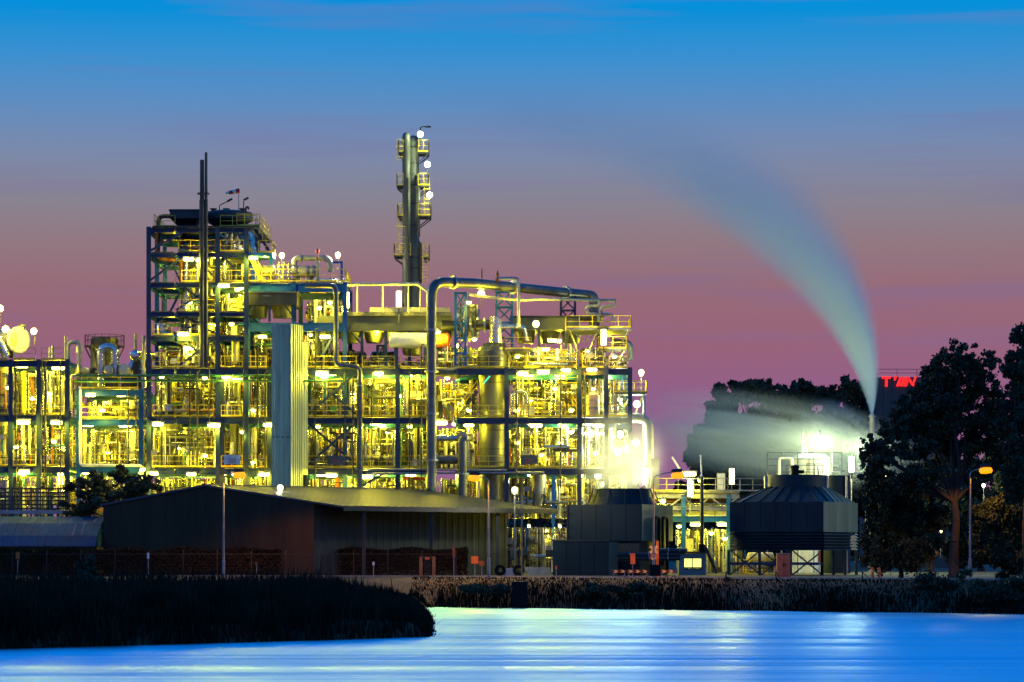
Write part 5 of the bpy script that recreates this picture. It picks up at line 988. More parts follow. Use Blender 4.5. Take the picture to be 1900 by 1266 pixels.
t = thing('steam_stack', 'thin pale stack with a collar that blows the tall steam plume', 'stack', W(1618, 1062, 325)); o = W(1618, 1064, 325); g = G(); hh = ZW(768, 325) - o.z
g.lathe(o, [(.42, 0), (.30, hh * .5), (.26, hh - .1), (.20, hh), (.12, hh), (.12, hh - .5)], 14); obj('shell', g, M['matt'], t); g = G(); [g.flange(W(1618, p, 325), (0, 0, 1), .42, .12, 12) for p in (773, 800, 850)]; obj('collar', g, M['steel'], t)

# ------------------------------------------------------------------ pipe bridge between the cooling towers
Yq = 296.0; t = thing('pipe_bridge', 'grey trussed pipe bridge with railings between the two cooling towers', 'bridge', W(1290, 1062, Yq))
def hb(p, a_=1212, b_=1372, wd=.3, ht=.35, mat='steel', y=0): g = G(); g.ibeam(W(a_, p, Yq) + Vector((0, y, 0)), W(b_, p, Yq) + Vector((0, y, 0)), wd, ht); obj('chord', g, M[mat], t)
for y in (0, 4): hb(921, y=y); hb(943, y=y); hb(963, y=y, mat='blue', ht=.5)
for y in (0, 4):
    for i in range(6):
        a_ = 1214 + i * 26; g = G(); p0, p1 = (942, 922) if i % 2 else (922, 942); g.bar(W(a_, p0, Yq) + Vector((0, y, 0)), W(a_ + 26, p1, Yq) + Vector((0, y, 0)), .13); obj('diagonal', g, M['steel'], t)
g = G(); g.box(W(1212, 915.5, Yq - .3), W(1372, 912, Yq - .3) + Vector((0, 5, 0))); obj('deck', g, M['grating'], t)
for a_, b_ in ((1212, 1262), (1262, 1312), (1312, 1372)):
    g = G(); g.rail(W(a_, 912, Yq - .3), W(b_, 912, Yq - .3), 1.2, 1.2, .06); obj('railing', g, M['steel'] if a_ > 1220 else M['yellow'], t)
g = G(); g.rail(W(1212, 912, Yq + 4.6), W(1420, 912, Yq + 4.6), 1.2, 1.2, .06); obj('railing', g, M['steel'], t)
for px in (1268, 1352): g = G(); g.ibeam(W(px, 1064, Yq + .1), W(px, 915.5, Yq + .1), .4, .4); obj('leg', g, M['blue'], t)
for i, (p, r, mt) in enumerate(((930, .16, 'rust'), (935, .2, 'clad'), (951, .22, 'matt'), (956, .14, 'white'))):
    pipe(f'{ORD[i]} level pipe carried by the pipe bridge, counted downward', [(1205, p, Yq + 1.5), (1378, p, Yq + 1.5)], r, M[mt], (.15, .4, .7), group='pipes on the bridge')
t = thing('light_mast', 'slim dark mast with a pale tip rising through the pipe bridge', 'mast', W(1301, 1062, 292)); g = G(); g.tube([W(1303, 1064, 292), W(1302, 885, 292)], .16, 8); obj('pole', g, M['dark'], t); g = G(); g.tube([W(1302, 885, 292), W(1300, 845, 292)], .07, 8); obj('tip', g, M['white'], t); g = G(); g.bar(W(1302, 880, 292), W(1279, 898, 292), .06); obj('stay', g, M['steel'], t); g = G(); g.box(W(1297, 1025, 291.8), W(1309, 1010, 292.2)); obj('box', g, M['black'], t)
t = thing('lit_cabinet', 'pale box panel standing beside a tall lamp on the pipe bridge', 'cabinet', W(1338, 912, Yq + 2)); g = G(); g.box(W(1331, 912, Yq + 2), W(1346, 878, Yq + 2) + Vector((0, .5, 0))); obj('body', g, M['matt'], t); g = G(); g.box(W(1332, 911, Yq + 1.95), W(1345, 879, Yq + 1.98)); obj('door', g, M['white'], t)
t = thing('slab_cabinet', 'tall cream slab cabinet at the outer corner near the steam', 'cabinet', W(1216, 912, Yq + 2)); g = G(); g.box(W(1208, 912, Yq + 2), W(1223, 851, Yq + 2) + Vector((0, 1, 0))); obj('body', g, M['matt'], t); g = G(); g.box(W(1209, 911, Yq + 1.95), W(1222, 853, Yq + 1.98)); obj('door', g, M['matt'], t)
t = thing('flare_boom', 'thin pale boom leaning over the sodium lamp at the bridge', 'boom', W(1262, 890, Yq)); g = G(); g.bar(W(1247, 848, Yq), W(1262, 872, Yq), .16); g.bar(W(1262, 872, Yq), W(1275, 890, Yq), .12); obj('arm', g, M['white'], t)
# yard under the bridge: hut, stairs, pipes
Yh = 288.0; t = thing('control_hut', 'small hut with a bright greenish window under the pipe bridge', 'hut', W(1285, 1064, Yh)); g = G(); x0, x1 = XW(1260, Yh), XW(1310, Yh); zz0, zz1 = GZ - .1, ZW(1027, Yh); wx0, wx1, wz0, wz1 = XW(1268, Yh), XW(1303, Yh), ZW(1058, Yh), ZW(1035, Yh)
g.box((x0, Yh, zz0), (wx0, Yh + 3, zz1)); g.box((wx1, Yh, zz0), (x1, Yh + 3, zz1)); g.box((wx0, Yh + .01, zz0), (wx1, Yh + 2.9, wz0)); g.box((wx0, Yh + .01, wz1), (wx1, Yh + 2.9, zz1 - .01)); obj('wall', g, M['concrete'], t)
g = G(); g.box((x0 - .15, Yh - .2, zz1 + .003), (x1 + .15, Yh + 3.2, zz1 + .16)); obj('roof', g, M['dark'], t)
xm = (wx0 + wx1) / 2 - .05; fr = G(); [fr.bar((wx0, Yh + .05, z), (wx1, Yh + .05, z), .08) for z in (wz0 + .04, wz1 - .04, wz0 + .22)]; [fr.bar((x, Yh + .05, wz0 + .08), (x, Yh + .05, wz1 - .08), .08) for x in (wx0 + .04, xm, wx1 - .04)]
wnd = obj('window_frame', fr, M['dark'], t)
for a_, b_ in ((wx0 + .08, xm - .04), (xm + .04, wx1 - .08)): g = G(); g.box((a_, Yh + .1, wz0 + .26), (b_, Yh + .13, wz1 - .08)); obj('pane', g, E['window'], wnd)
t = thing('staircase', 'open steel stair leaning beside the lit hut under the bridge', 'staircase', W(1325, 1064, 290)); g = G(); g.stairs(W(1330, 1064, 290), W(1308, 1014, 290), .9); obj('flight', g, M['dark'], t); g = G(); g.rail(W(1331, 1064, 289.5), W(1309, 1014, 289.5), 1, 1, .05, toe=False); obj('railing', g, M['steel'], t)
st = G()
for c in ((1262, 1300, 963, 1030, 298, 308, 2, 1, 1, 1.0), (1305, 1378, 963, 1062, 296, 310, 6, 2, 1, 1.6), (1262, 1305, 1000, 1062, 298, 308, 1, 1, 0, 1.3), (1365, 1440, 1024, 1062, 290, 305, 1, 1, 1, .9), (1205, 1262, 912, 960, 302, 312, 2, 1, 0, .8)): cell(*c[:9], c[9], st)
tag(obj('pipework', st, MATS), 'small pipework in the yard under the pipe bridge', kind='stuff')

# ------------------------------------------------------------------ dark block with red sign; far trees
Yw = 400.0; t = thing('dark_block', 'dark windowless block with a glowing red sign, half behind the tall tree', 'building', W(1690, 1062, Yw)); g = G(); x0, x1 = XW(1624, Yw), XW(1775, Yw); z0, z1 = GZ - .2, ZW(700, Yw)
mdk = pm('dark_block_sheet', (.05, .052, .06), .7, 0, .2, .3); g.box((x0, Yw, z0), (x1, Yw + 18, z1)); obj('wall', g, mdk, t)
for i in range(10): g = G(); xx = x0 + (x1 - x0) * i / 10; g.box((xx + .03, Yw - .06, z0 + .2), (xx + (x1 - x0) / 10 - .03, Yw - .003, z1 - .1)); obj('wall_panel', g, mdk, t)
g = G(); g.rail((x0 + .3, Yw + .4, z1), (x1, Yw + .4, z1), 1.0, 2.5, .06, toe=False); obj('railing', g, M['dark'], t)
ts = thing('red_sign', 'glowing red lettering on the dark block, partly hidden by leaves', 'sign', W(1660, 716, Yw - .3)); zl_ = ZW(709.5, Yw)
text("T", 1.65, (XW(1644, Yw), Yw - .25, zl_), E['red'], ts, .06, 1.0, .0, .07)
text("'", 1.7, (XW(1657.5, Yw), Yw - .25, zl_), E['red'], ts, .06, 1.0, .2, .07)
for px in (1665, 1671.5, 1678): text("I", 1.55, (XW(px, Yw), Yw - .25, zl_), E['red'], ts, .06, 1.25, .3, .06)
text("N", 1.55, (XW(1687, Yw), Yw - .25, zl_), E['red'], ts, .06, 1.0, .3, .06)
for i, (bx, Y_, cl) in enumerate(((1288, 390, [(1288, 850, 20, 22), (1300, 820, 22, 28), (1310, 880, 26, 40), (1280, 920, 20, 40)]), (1335, 395, [(1325, 770, 22, 25), (1345, 745, 28, 30), (1335, 820, 42, 50), (1350, 900, 50, 60)]), (1405, 400, [(1385, 725, 32, 24), (1415, 735, 34, 30), (1400, 800, 58, 60), (1410, 900, 58, 70)]),
                                  (1480, 405, [(1460, 742, 32, 25), (1495, 730, 34, 26), (1480, 800, 58, 60), (1480, 890, 60, 60)]), (1555, 402, [(1540, 738, 32, 26), (1575, 725, 34, 30), (1555, 800, 55, 60), (1560, 890, 60, 60)]), (1622, 410, [(1608, 740, 24, 30), (1635, 770, 38, 40), (1625, 850, 55, 60), (1640, 930, 55, 60)]))):
    lab = ['lowest dark tree at the outer edge of the grove behind the steam', 'second tree of the grove, stepping up from the lowest one', 'tallest round tree of the grove behind the pipe bridge', 'dark tree of the grove straight behind the domed tank', 'dark tree of the grove behind the second fan stack', 'dark tree of the grove right behind the thin steam stack'][i]
    tree('grove_tree', lab, (XW(bx, Y_), Y_, GZ), pxcl(Y_, cl), 13000, .75, M['farleaf'], .5, k=30, f=.22, group='grove of dark trees behind the steam')

# distant wood along the horizon
n_ = 60000; x = rng.uniform(-330, 330, n_); hh_ = 8.5 + 3.5 * np.sin(x * .05) * np.sin(x * .021 + 1) + 2.0 * np.sin(x * .31) + 1.3 * np.sin(x * .83 + .5)
P = np.stack([x, 640 + rng.uniform(-12, 12, n_), GZ + rng.uniform(0, 1, n_) ** .8 * hh_], -1); a = rng.normal(size=(n_, 3)); a /= np.linalg.norm(a, axis=1)[:, None]; b_ = np.cross(a, rng.normal(size=(n_, 3))); b_ /= np.linalg.norm(b_, axis=1)[:, None]
V = np.stack([P - a * .9, P + b_ * .6, P + a * .9, P - b_ * .6], 1).reshape(-1, 3)
tag(npmesh('far_wood', V, np.arange(n_ * 4).reshape(-1, 4), M['farleaf']), 'low dark wood along the horizon behind the plant', kind='stuff')
for i, (bx, Y_, cl) in enumerate(((1725, 330, [(1715, 900, 50, 50), (1740, 960, 50, 60), (1700, 990, 45, 60)]), (1820, 335, [(1800, 890, 55, 50), (1830, 960, 60, 60), (1790, 1000, 45, 60)]), (1900, 325, [(1890, 880, 55, 60), (1910, 960, 60, 70), (1870, 1000, 50, 50)]))):
    tree('grove_tree', ['dark tree filling the gap behind the crossing tree trunk', 'dark tree standing behind the sodium lamp by the frame edge', 'dark tree at the frame edge behind the broad bush'][i], (XW(bx, Y_), Y_, GZ), pxcl(Y_, cl), 9000, .6, M['farleaf'], .4, k=14, f=.30)

# ------------------------------------------------------------------ near trees and bushes
gh = ground_height
def on(px, Y): return (XW(px, Y), Y, gh(XW(px, Y), Y))
tree('tall_tree', 'tall dark tree in front of the hooded cooling tower, crossing sign at its foot', on(1770, 251), pxcl(251, [(1740, 690, 42, 42), (1778, 672, 40, 40), (1820, 690, 40, 40), (1716, 742, 34, 34), (1765, 750, 85, 62), (1840, 755, 45, 60), (1675, 790, 52, 52), (1720, 815, 80, 55), (1810, 820, 72, 55), (1640, 850, 46, 34), (1622, 835, 26, 34), (1620, 880, 28, 34), (1700, 885, 60, 40), (1860, 850, 45, 45)]), 50000, .27, M['leaf'], .34, k=60, f=.15)
tree('tall_tree', 'tall dark tree cut by the edge beside the crossing tree', on(1905, 246), pxcl(246, [(1902, 630, 22, 40), (1885, 690, 32, 45), (1910, 740, 45, 60), (1885, 800, 42, 60), (1905, 880, 50, 55)]), 42000, .27, M['leaf'], .3, k=42, f=.18)
tree('dense_bush', 'dense dark bushy tree hiding the side of the hooded cooling tower', on(1672, 256), pxcl(256, [(1628, 925, 28, 48), (1622, 1000, 26, 60), (1665, 930, 55, 45), (1700, 960, 55, 60), (1650, 985, 48, 60), (1690, 1025, 62, 45), (1640, 1030, 36, 40)]), 34000, .28, M['leaf'], .2, k=30, f=.24)
tree('dense_bush', 'broad dark bush between the sodium lamp and the frame edge', on(1862, 250), pxcl(250, [(1850, 960, 55, 55), (1890, 985, 50, 60), (1840, 1010, 45, 50), (1880, 1040, 60, 40)]), 30000, .28, M['leaf'], .2, k=30, f=.24)
tree('small_tree', 'small leafy tree before the blue frame, behind the brown gable', (XW(215, 289), 293, GZ), pxcl(293, [(190, 893, 32, 24), (235, 888, 34, 22), (160, 915, 34, 24), (270, 903, 34, 20), (215, 925, 70, 26), (150, 945, 40, 22)]), 13000, .30, M['leaf2'], .2, k=24, f=.2)
for lab, px, Y, cl, n_ in (('rounded dark shrub standing up from the reed spit', 165, 178, [(165, 1062, 26, 26), (150, 1085, 32, 24), (185, 1085, 34, 24)], 6000), ('small round shrub on the far bank below the barrier boards', 1347, 246, [(1347, 1086, 17, 15), (1338, 1097, 18, 14)], 1800),
                           ('low dark bank shrub beneath the brown cabinet', 1440, 243, [(1440, 1102, 40, 14), (1470, 1104, 35, 12)], 2600), ('dark bank shrub under the dense bushy tree', 1600, 240, [(1600, 1100, 50, 18), (1640, 1098, 45, 22)], 4000),
                           ('big dark bank shrub below the crossing tree', 1760, 234, [(1740, 1090, 55, 28), (1790, 1085, 55, 30), (1765, 1110, 75, 24)], 6500), ('big dark bank shrub at the frame edge by the water', 1870, 228, [(1850, 1088, 50, 30), (1895, 1085, 50, 32), (1870, 1115, 70, 22)], 6500),
                           ('long low shrub on the far bank under the first street lamp', 900, 248, [(880, 1096, 40, 12), (920, 1098, 40, 12)], 2600), ('low bank shrub in front of the pump house', 1120, 245, [(1100, 1098, 36, 12), (1140, 1096, 40, 14), (1190, 1097, 40, 14)], 3600)):
    tree('bank_shrub', lab, on(px, Y), pxcl(Y, cl), n_, .22, M['leaf'], .06, k=9, f=.34, group='shrubs on the banks', cat='shrub')

# ------------------------------------------------------------------ street furniture
LP = 2.7
def light(p, col, power, rad=.22, parent=None):
    key = f'light_{col}_{power}_{rad}'; ld = bpy.data.lights.get(key)
    if not ld:
        ld = bpy.data.lights.new(key, 'POINT'); ld.energy = power; ld.color = LC[col]; ld.shadow_soft_size = rad
    o = bpy.data.objects.new('bulb_light', ld); COL.objects.link(o); o.location = p
    if parent: o.parent = parent; o.matrix_parent_inverse = Matrix.Translation(-parent.location)
    return o
LC = dict(warm=(1, .86, .03), cool=(.80, 1, .55), sodium=(1, .40, .0), white=(1, .95, .60))
def street_lamp(label, px, base, px2, top, Y, power, unlit=False):
    b = W(px, base, Y); b.z = gh(b.x, b.y); t = thing('street_lamp', label, 'street lamp', b, 'sodium street lamps'); zt_ = ZW(top, Y); hx = XW(px2, Y); s_ = 1 if hx > b.x else -1
    g = G(); g.lathe((b.x, b.y, b.z - .1), [(.13, 0), (.13, 1.6), (.09, 1.7), (.06, zt_ - b.z)], 10); obj('pole', g, M['steel'], t)
    g = G(); g.tube([(b.x, b.y, zt_ - .1), (b.x, b.y, zt_ + .35), (b.x + s_ * .8, b.y, zt_ + .62), (hx - s_ * .3, b.y, zt_ + .72)], .045, 8, .5); obj('arm', g, M['steel'], t)
    g = G(); g.lathe((hx - s_ * .45, b.y, zt_ + .70), [(.06, 0), (.13, .1), (.17, .5), (.12, .85), (.02, .9)], 12, (s_, 0, .06)); g.v = [(x, y, z + .1) for x, y, z in g.v]; obj('head', g, M['dark'], t)
    g = G(); g.lathe((hx + s_ * .05, b.y, zt_ + .44), [(.03, -.52), (.22, -.40), (.26, 0), (.21, .42), (.02, .52)], 12, (s_, 0, .06)); obj('lamp_glass', g, E['sodium'], t)
    ld = bpy.data.lights.new('sodium_beam', 'SPOT'); ld.energy = power * 5.5; ld.color = LC['sodium']; ld.shadow_soft_size = .12; ld.spot_size = math.radians(158); ld.spot_blend = .25
    lo = bpy.data.objects.new('bulb_light', ld); COL.objects.link(lo); lo.location = (hx + s_ * .05, b.y, zt_ + .14); lo.parent = t; lo.matrix_parent_inverse = Matrix.Translation(-t.location)
street_lamp('sodium street lamp at the reactor foot, its arm reaching over the shed roof', 907, 1073, 881, 898, 257, 520)
street_lamp('sodium street lamp standing in front of the brown gable', 415, 1064, 443, 892, 262, 400)
street_lamp('sodium street lamp at the corner of the steaming cooling tower', 1213, 1060, 1256, 893, 253.5, 560)
street_lamp('sodium street lamp glowing between the crossing tree and the frame edge', 1800, 1068, 1828, 884, 247, 200)
for lab, px, top, bot, wd, base, Y, mat in (('small orange marker sign near the blue roofed shed', 33, 1024, 1037, 7, 1063, 262, 'orange'), ('tiny orange marker sign in front of the brown gable', 476, 1043, 1049, 4.5, 1060, 262, 'orange'), ('narrow upright orange sign before the pump house', 1174, 1027, 1047, 9, 1075, 258, 'orange'),
                                          ('slim leaning marker sign in front of the hooded tower', 1520, 1022, 1043, 5, 1077, 256, 'orange'), ('slim weathered marker sign by the fence end', 842, 1016, 1035, 5, 1078, 258, 'rust'), ('tiny white plate on a post near the gable lamp', 275, 1026, 1037, 4, 1050, 263, 'white'),
                                          ('small white post beside the fence before the grey side wall', 693, 1043, 1049, 4, 1062, 262, 'white'), ('tiny orange marker before the pump house wall', 1032, 1050, 1056, 4, 1072, 260, 'orange')):
    b = W(px, base, Y); b.z = gh(b.x, b.y); t = thing('road_sign', lab, 'sign', b); g = G(); g.tube([(b.x, b.y, b.z - .1), (b.x, b.y, ZW(top, Y))], .035, 8); obj('post', g, M['steel'], t)
    g = G(); g.box((XW(px - wd / 2, Y), Y - .09, ZW(bot, Y)), (XW(px + wd / 2, Y), Y - .045, ZW(top, Y))); obj('plate', g, M[mat], t)
b = W(881, 1076, 261); b.z = gh(b.x, b.y); t = thing('road_sign', 'twin orange sign panels side by side next to the first street lamp', 'sign', b); g = G(); g.tube([(b.x, b.y, b.z - .1), (b.x, b.y, ZW(1032, 261))], .04, 8); obj('post', g, M['steel'], t)
for a_, c_ in ((874.5, 880.6), (881.4, 887.5)): g = G(); g.box((XW(a_, 261), 260.9, ZW(1046, 261)), (XW(c_, 261), 260.95, ZW(1032.5, 261))); obj('plate', g, M['orange'], t)
g = G(); b = W(894, 1065, 263); b.z = gh(b.x, b.y); t = thing('info_board', 'dull reddish board behind the twin orange panels', 'sign', b); g.box(W(889, 1050, 263), W(899, 1041, 263) + Vector((0, .05, 0))); obj('plate', g, M['rust'], t); g = G(); g.tube([(b.x, b.y + .06, b.z - .1), (b.x, b.y + .06, ZW(1042, 263))], .035, 8); obj('post', g, M['steel'], t)
# chevron barrier boards
mdred = pm('dark_red_board', (.10, .018, .012), .6, 0, .2, 3); mrefl = pm('orange_white_reflective', (.75, .48, .18), .5, 0, .12, 4)
for lab, a_, c_, n_ in (('chevron barrier board nearest the pump house', 1136, 1162, 2), ('middle chevron barrier board below the narrow orange sign', 1163.5, 1203, 3), ('chevron barrier board on the far side of the black square sign', 1225, 1252, 2)):
    Y = 258; b = W((a_ + c_) / 2, 1077, Y); b.z = gh(b.x, b.y); t = thing('chevron_barrier', lab, 'barrier', b, 'chevron barriers on the road bend')
    for p0, p1 in ((1057.5, 1063.5), (1069, 1075)):
        g = G(); g.box((XW(a_, Y), Y, ZW(p1, Y)), (XW(c_, Y), Y + .05, ZW(p0, Y))); bd = obj('board', g, mdred, t); hh = (ZW(p0, Y) - ZW(p1, Y)); zc_ = (ZW(p0, Y) + ZW(p1, Y)) / 2; pitch = (XW(c_, Y) - XW(a_, Y)) / n_
        for i in range(n_):
            x = XW(a_, Y) + pitch * (i + .42); s_ = pitch * .26; g = G(); q = [(x - s_, zc_ - hh * .42), (x + s_ * .6, zc_ - hh * .42), (x + s_ * 1.5, zc_), (x + s_ * .6, zc_ + hh * .42), (x - s_, zc_ + hh * .42), (x, zc_)]
            g.add([(x_, Y - .03, z_) for x_, z_ in q] + [(x_, Y - .004, z_) for x_, z_ in q], [(0, 1, 2, 5), (5, 2, 3, 4)] + [(k, (k + 1) % 6, 6 + (k + 1) % 6, 6 + k) for k in range(6)]); obj('chevron', g, mrefl, bd)
    for px in (a_ + 3, c_ - 3): g = G(); g.bar((XW(px, Y), Y + .09, b.z - .2), (XW(px, Y), Y + .09, ZW(1057.5, Y)), .07); obj('post', g, M['steel'], t)
b = W(1217, 1085, 250); b.z = gh(b.x, b.y); t = thing('square_sign', 'black square sign seen from behind, between the chevron barriers', 'sign', b); g = G(); g.box(W(1206, 1069, 250), W(1226, 1048, 250) + Vector((0, .05, 0))); obj('plate', g, M['black'], t); g = G(); g.tube([(b.x, b.y + .09, b.z - .2), (b.x, b.y + .09, ZW(1049, 250))], .04, 8); obj('post', g, M['dark'], t)
def crossing(label, px, py, base, Y, s_, half=False):
    b = W(px, base, Y); b.z = gh(b.x, b.y); t = thing('crossing_sign', label, 'crossing sign', b, 'railway crossing signs'); c = W(px, py, Y); q = s_ * Y / F
    for k, sg in enumerate((1, -1)):
        g = G(); g.bar(c + Vector((-q, -.12 - .04 * k, -q * .9 * sg)), c + Vector((q, -.12 - .04 * k, q * .9 * sg)), .03, .22); obj('cross_arm', g, mrefl, t)
    g = G(); g.tube([(b.x, b.y, b.z - .1), (b.x, b.y, c.z + q * .8)], .06, 8); obj('post', g, M['orange'], t)
    g = G(); g.box((c.x - .25, Y - .1, c.z - q - .5), (c.x + .25, Y - .06, c.z - q - .05)); obj('plate', g, M['orange'], t)
    return t
crossing('orange crossed-arm railway sign at the foot of the tall tree', 1730, 1019, 1066, 257, 9)
crossing('orange crossed-arm railway sign beside the black square sign', 1213, 1020, 1050, 261, 7)
b = W(1220, 1050, 262); b.z = gh(b.x, b.y); g = G(); g.bar((b.x, b.y, b.z - .1), (b.x, b.y, ZW(1004, 262)), .2); t = thing('orange_post', 'stout orange post rising beside the crossed-arm sign', 'post', b); obj('shaft', g, M['orange'], t)
for i, px in enumerate((1619, 1631)):
    b = W(px, 1082, 252); b.z = gh(b.x, b.y); t = thing('bollard', ['orange bollard closer to the hooded tower', 'orange bollard closer to the dense bush'][i], 'bollard', b, 'pair of orange bollards'); g = G(); g.lathe((b.x, b.y, b.z - .1), [(.12, 0), (.12, .85), (.10, .95), (0, .98)], 12); obj('body', g, M['orange'], t); g = G(); g.lathe((b.x, b.y, b.z + .5), [(.12, 0), (.127, .01), (.127, .15), (.12, .16)], 12); obj('band', g, mrefl, t)
Yb_ = 263; t = thing('brown_cabinet', 'tall reddish brown cabinet in front of the hooded cooling tower', 'cabinet', W(1455, 1066, Yb_)); g = G(); g.box((XW(1442, Yb_), Yb_, GZ - .1), (XW(1467, Yb_), Yb_ + .9, ZW(1028, Yb_))); mcab = pm('brown_cabinet_paint', (.30, .12, .07), .6, 0, .2, 2); obj('body', g, mcab, t)
g = G(); g.box((XW(1441.4, Yb_), Yb_ - .05, ZW(1028, Yb_) + .003), (XW(1467.6, Yb_), Yb_ + .95, ZW(1026.7, Yb_))); obj('lid', g, M['steel'], t)
for a_, c_ in ((1443, 1454), (1455, 1466)): g = G(); g.box((XW(a_, Yb_), Yb_ - .04, GZ + .15), (XW(c_, Yb_), Yb_ - .003, ZW(1029.5, Yb_))); d_ = obj('door', g, mcab, t); g = G(); xx = XW(453 + 1000 if a_ < 1450 else 1456.5, Yb_); g.box((xx - .03, Yb_ - .08, 3.1), (xx + .03, Yb_ - .042, 3.35)); obj('handle', g, M['black'], d_)
b = W(965, 1086, 247); t = thing('junction_box', 'low black box lying on the bank edge beside the road', 'box', b); g = G(); zz = gh(b.x, b.y); g.box((XW(950, 247), 247, zz - .1), (XW(979, 247), 247.6, ZW(1080, 247))); obj('body', g, M['black'], t); g = G(); g.box((XW(949.4, 247), 246.95, ZW(1080, 247) + .003), (XW(979.6, 247), 247.65, ZW(1078.6, 247))); obj('lid', g, M['dark'], t)
t = thing('pallet_wall', 'low pale block wall before the yard beside the shed', 'wall', W(1000, 1068, 284)); Yk = 284.0
for r_ in range(2):
    for i in range(7):
        x0 = XW(978, Yk) + i * .31 - (.15 if r_ else 0); g = G(); g.box((x0, Yk, GZ + r_ * .38 - .02), (x0 + .29, Yk + .4, GZ + r_ * .38 + .35)); obj('block', g, M['concrete'], t)
t = thing('white_crate', 'small white crate between dark round rolls near the shed corner', 'crate', W(945, 1068, 280)); g = G(); Yk = 280.0; g.box((XW(936, Yk), Yk, GZ - .02), (XW(955, Yk), Yk + .7, ZW(1056, Yk))); obj('body', g, M['white'], t); g = G(); g.box((XW(935.5, Yk), Yk - .04, ZW(1056, Yk) + .003), (XW(955.5, Yk), Yk + .74, ZW(1054.6, Yk))); obj('lid', g, M['white'], t)
for i, px in enumerate((928, 962)):
    t = thing('hose_roll', ['dark round roll on the shed side of the white crate', 'dark round roll on the yard side of the white crate'][i], 'roll', W(px, 1066, 279)); g = G(); o = Vector((XW(px, 279), 279.3, GZ + .48)); g.lathe(o, [(.2, 0), (.46, 0), (.5, .06), (.5, .54), (.46, .6), (.2, .6), (.2, 0)], 18, (0, 1, 0)); obj('coil', g, M['black'], t)
pole_t = thing('yard_post', 'thin pale post carrying nothing beside the shed eave end', 'post', W(968, 1066, 276)); g = G(); g.tube([W(968, 1066, 276), W(968, 915, 276)], .06, 8); obj('shaft', g, M['steel'], pole_t); g = G(); g.flange(W(968, 1066, 276) + Vector((0, 0, .1)), (0, 0, 1), .16, .05); obj('foot', g, M['steel'], pole_t)

# ------------------------------------------------------------------ lamps of the plant
def proto(style):
    a_ = G(); b_ = G(); c_ = G()
    if style == 'strip':
        a_.box((-.52, -.14, .06), (.52, .14, .17)); b_.vessel((-.48, 0, -.08), (.48, 0, -.08), .145, 12, .9); c_.bar((0, 0, .17), (0, 0, .55), .08)
    elif style == 'bulk':
        a_.lathe((0, 0, .18), [(.05, .12), (.26, .06), (.30, -.06), (.26, -.1)], 14); b_.lathe((0, 0, -.16), [(.02, 0), (.17, .05), (.24, .16), (.24, .25)], 14); c_.bar((0, 0, .29), (0, 0, .6), .06)
    elif style == 'tall':
        a_.box((-.24, .20, -.75), (.24, .30, .75)); b_.tube([(0, 0, -.72), (0, 0, .72)], .24, 12); c_.bar((0, .25, -1.7), (0, .25, -.76), .09)
    elif style == 'flood':
        a_.lathe((0, .06, 0), [(.33, 0), (.36, .02), (.33, .1), (.16, .3), (0, .32)], 18, (0, 1, 0)); b_.lathe((0, .06, 0), [(.31, .02), (.30, -.03), (.18, -.09), (0, -.11)], 18, (0, 1, 0)); c_.bar((0, .35, -.2), (0, .35, -1.3), .09)
    elif style == 'globe':
        a_.lathe((0, 0, -.42), [(.1, -.1), (.2, 0), (.2, .08)], 12); b_.lathe((0, 0, -.34), [(.15, .04), (.23, .16), (.26, .30), (.2, .46), (.02, .56)], 14); c_.bar((0, 0, -.5), (0, 0, -1.5), .09)
    return mesh_of('housing', a_, M['steel']), mesh_of('lamp_glass', b_, E['warm']), mesh_of('bracket', c_, M['dark'])
PROTO = {s_: proto(s_) for s_ in ('strip', 'bulk', 'tall', 'flood', 'globe')}
COOL = {s_: (lambda m: (m.materials.clear(), m.materials.append(E['cool']), m)[2])(PROTO[s_][1].copy()) for s_ in PROTO}
NAMES = dict(strip='strip lamp', bulk='dish lamp', tall='tall upright lamp', flood='floodlight', globe='globe lamp')
def lamp(px, py, style='strip', power=330, Y=YP + 1.2, col='warm', label=None, rot=0.0, scale=1.0, post=0):
    p = W(px, py, Y); t = thing(style + '_lamp', label or '', 'lamp', p, 'lamps of the plant'); t.rotation_euler = (0, 0, rot); t.scale = (scale,) * 3
    hs, gl, br = PROTO[style]
    for nm, me in (('housing', hs), ('lamp_glass', COOL[style] if col == 'cool' else gl), ('bracket', br)):
        o = bpy.data.objects.new(nm, me); COL.objects.link(o); o.parent = t
    if post:
        g = G(); g.tube([(0, 0, -1.4 if style != 'strip' else -.2), (0, 0, -post)], .06, 8); o = obj('post', g, M['steel']); o.parent = t
    ld = light((0, 0, 0), col, round(power * LP), .20); ld.parent = t
    ld.location = {'strip': (0, -.28, -.34), 'bulk': (0, -.2, -.44), 'tall': (0, -.5, 0), 'flood': (0, -.3, 0), 'globe': (0, -.62, 0)}[style]
    if not label: later(('white ' if col != 'cool' else 'cool white ') + NAMES[style], px, py, t)
    return t
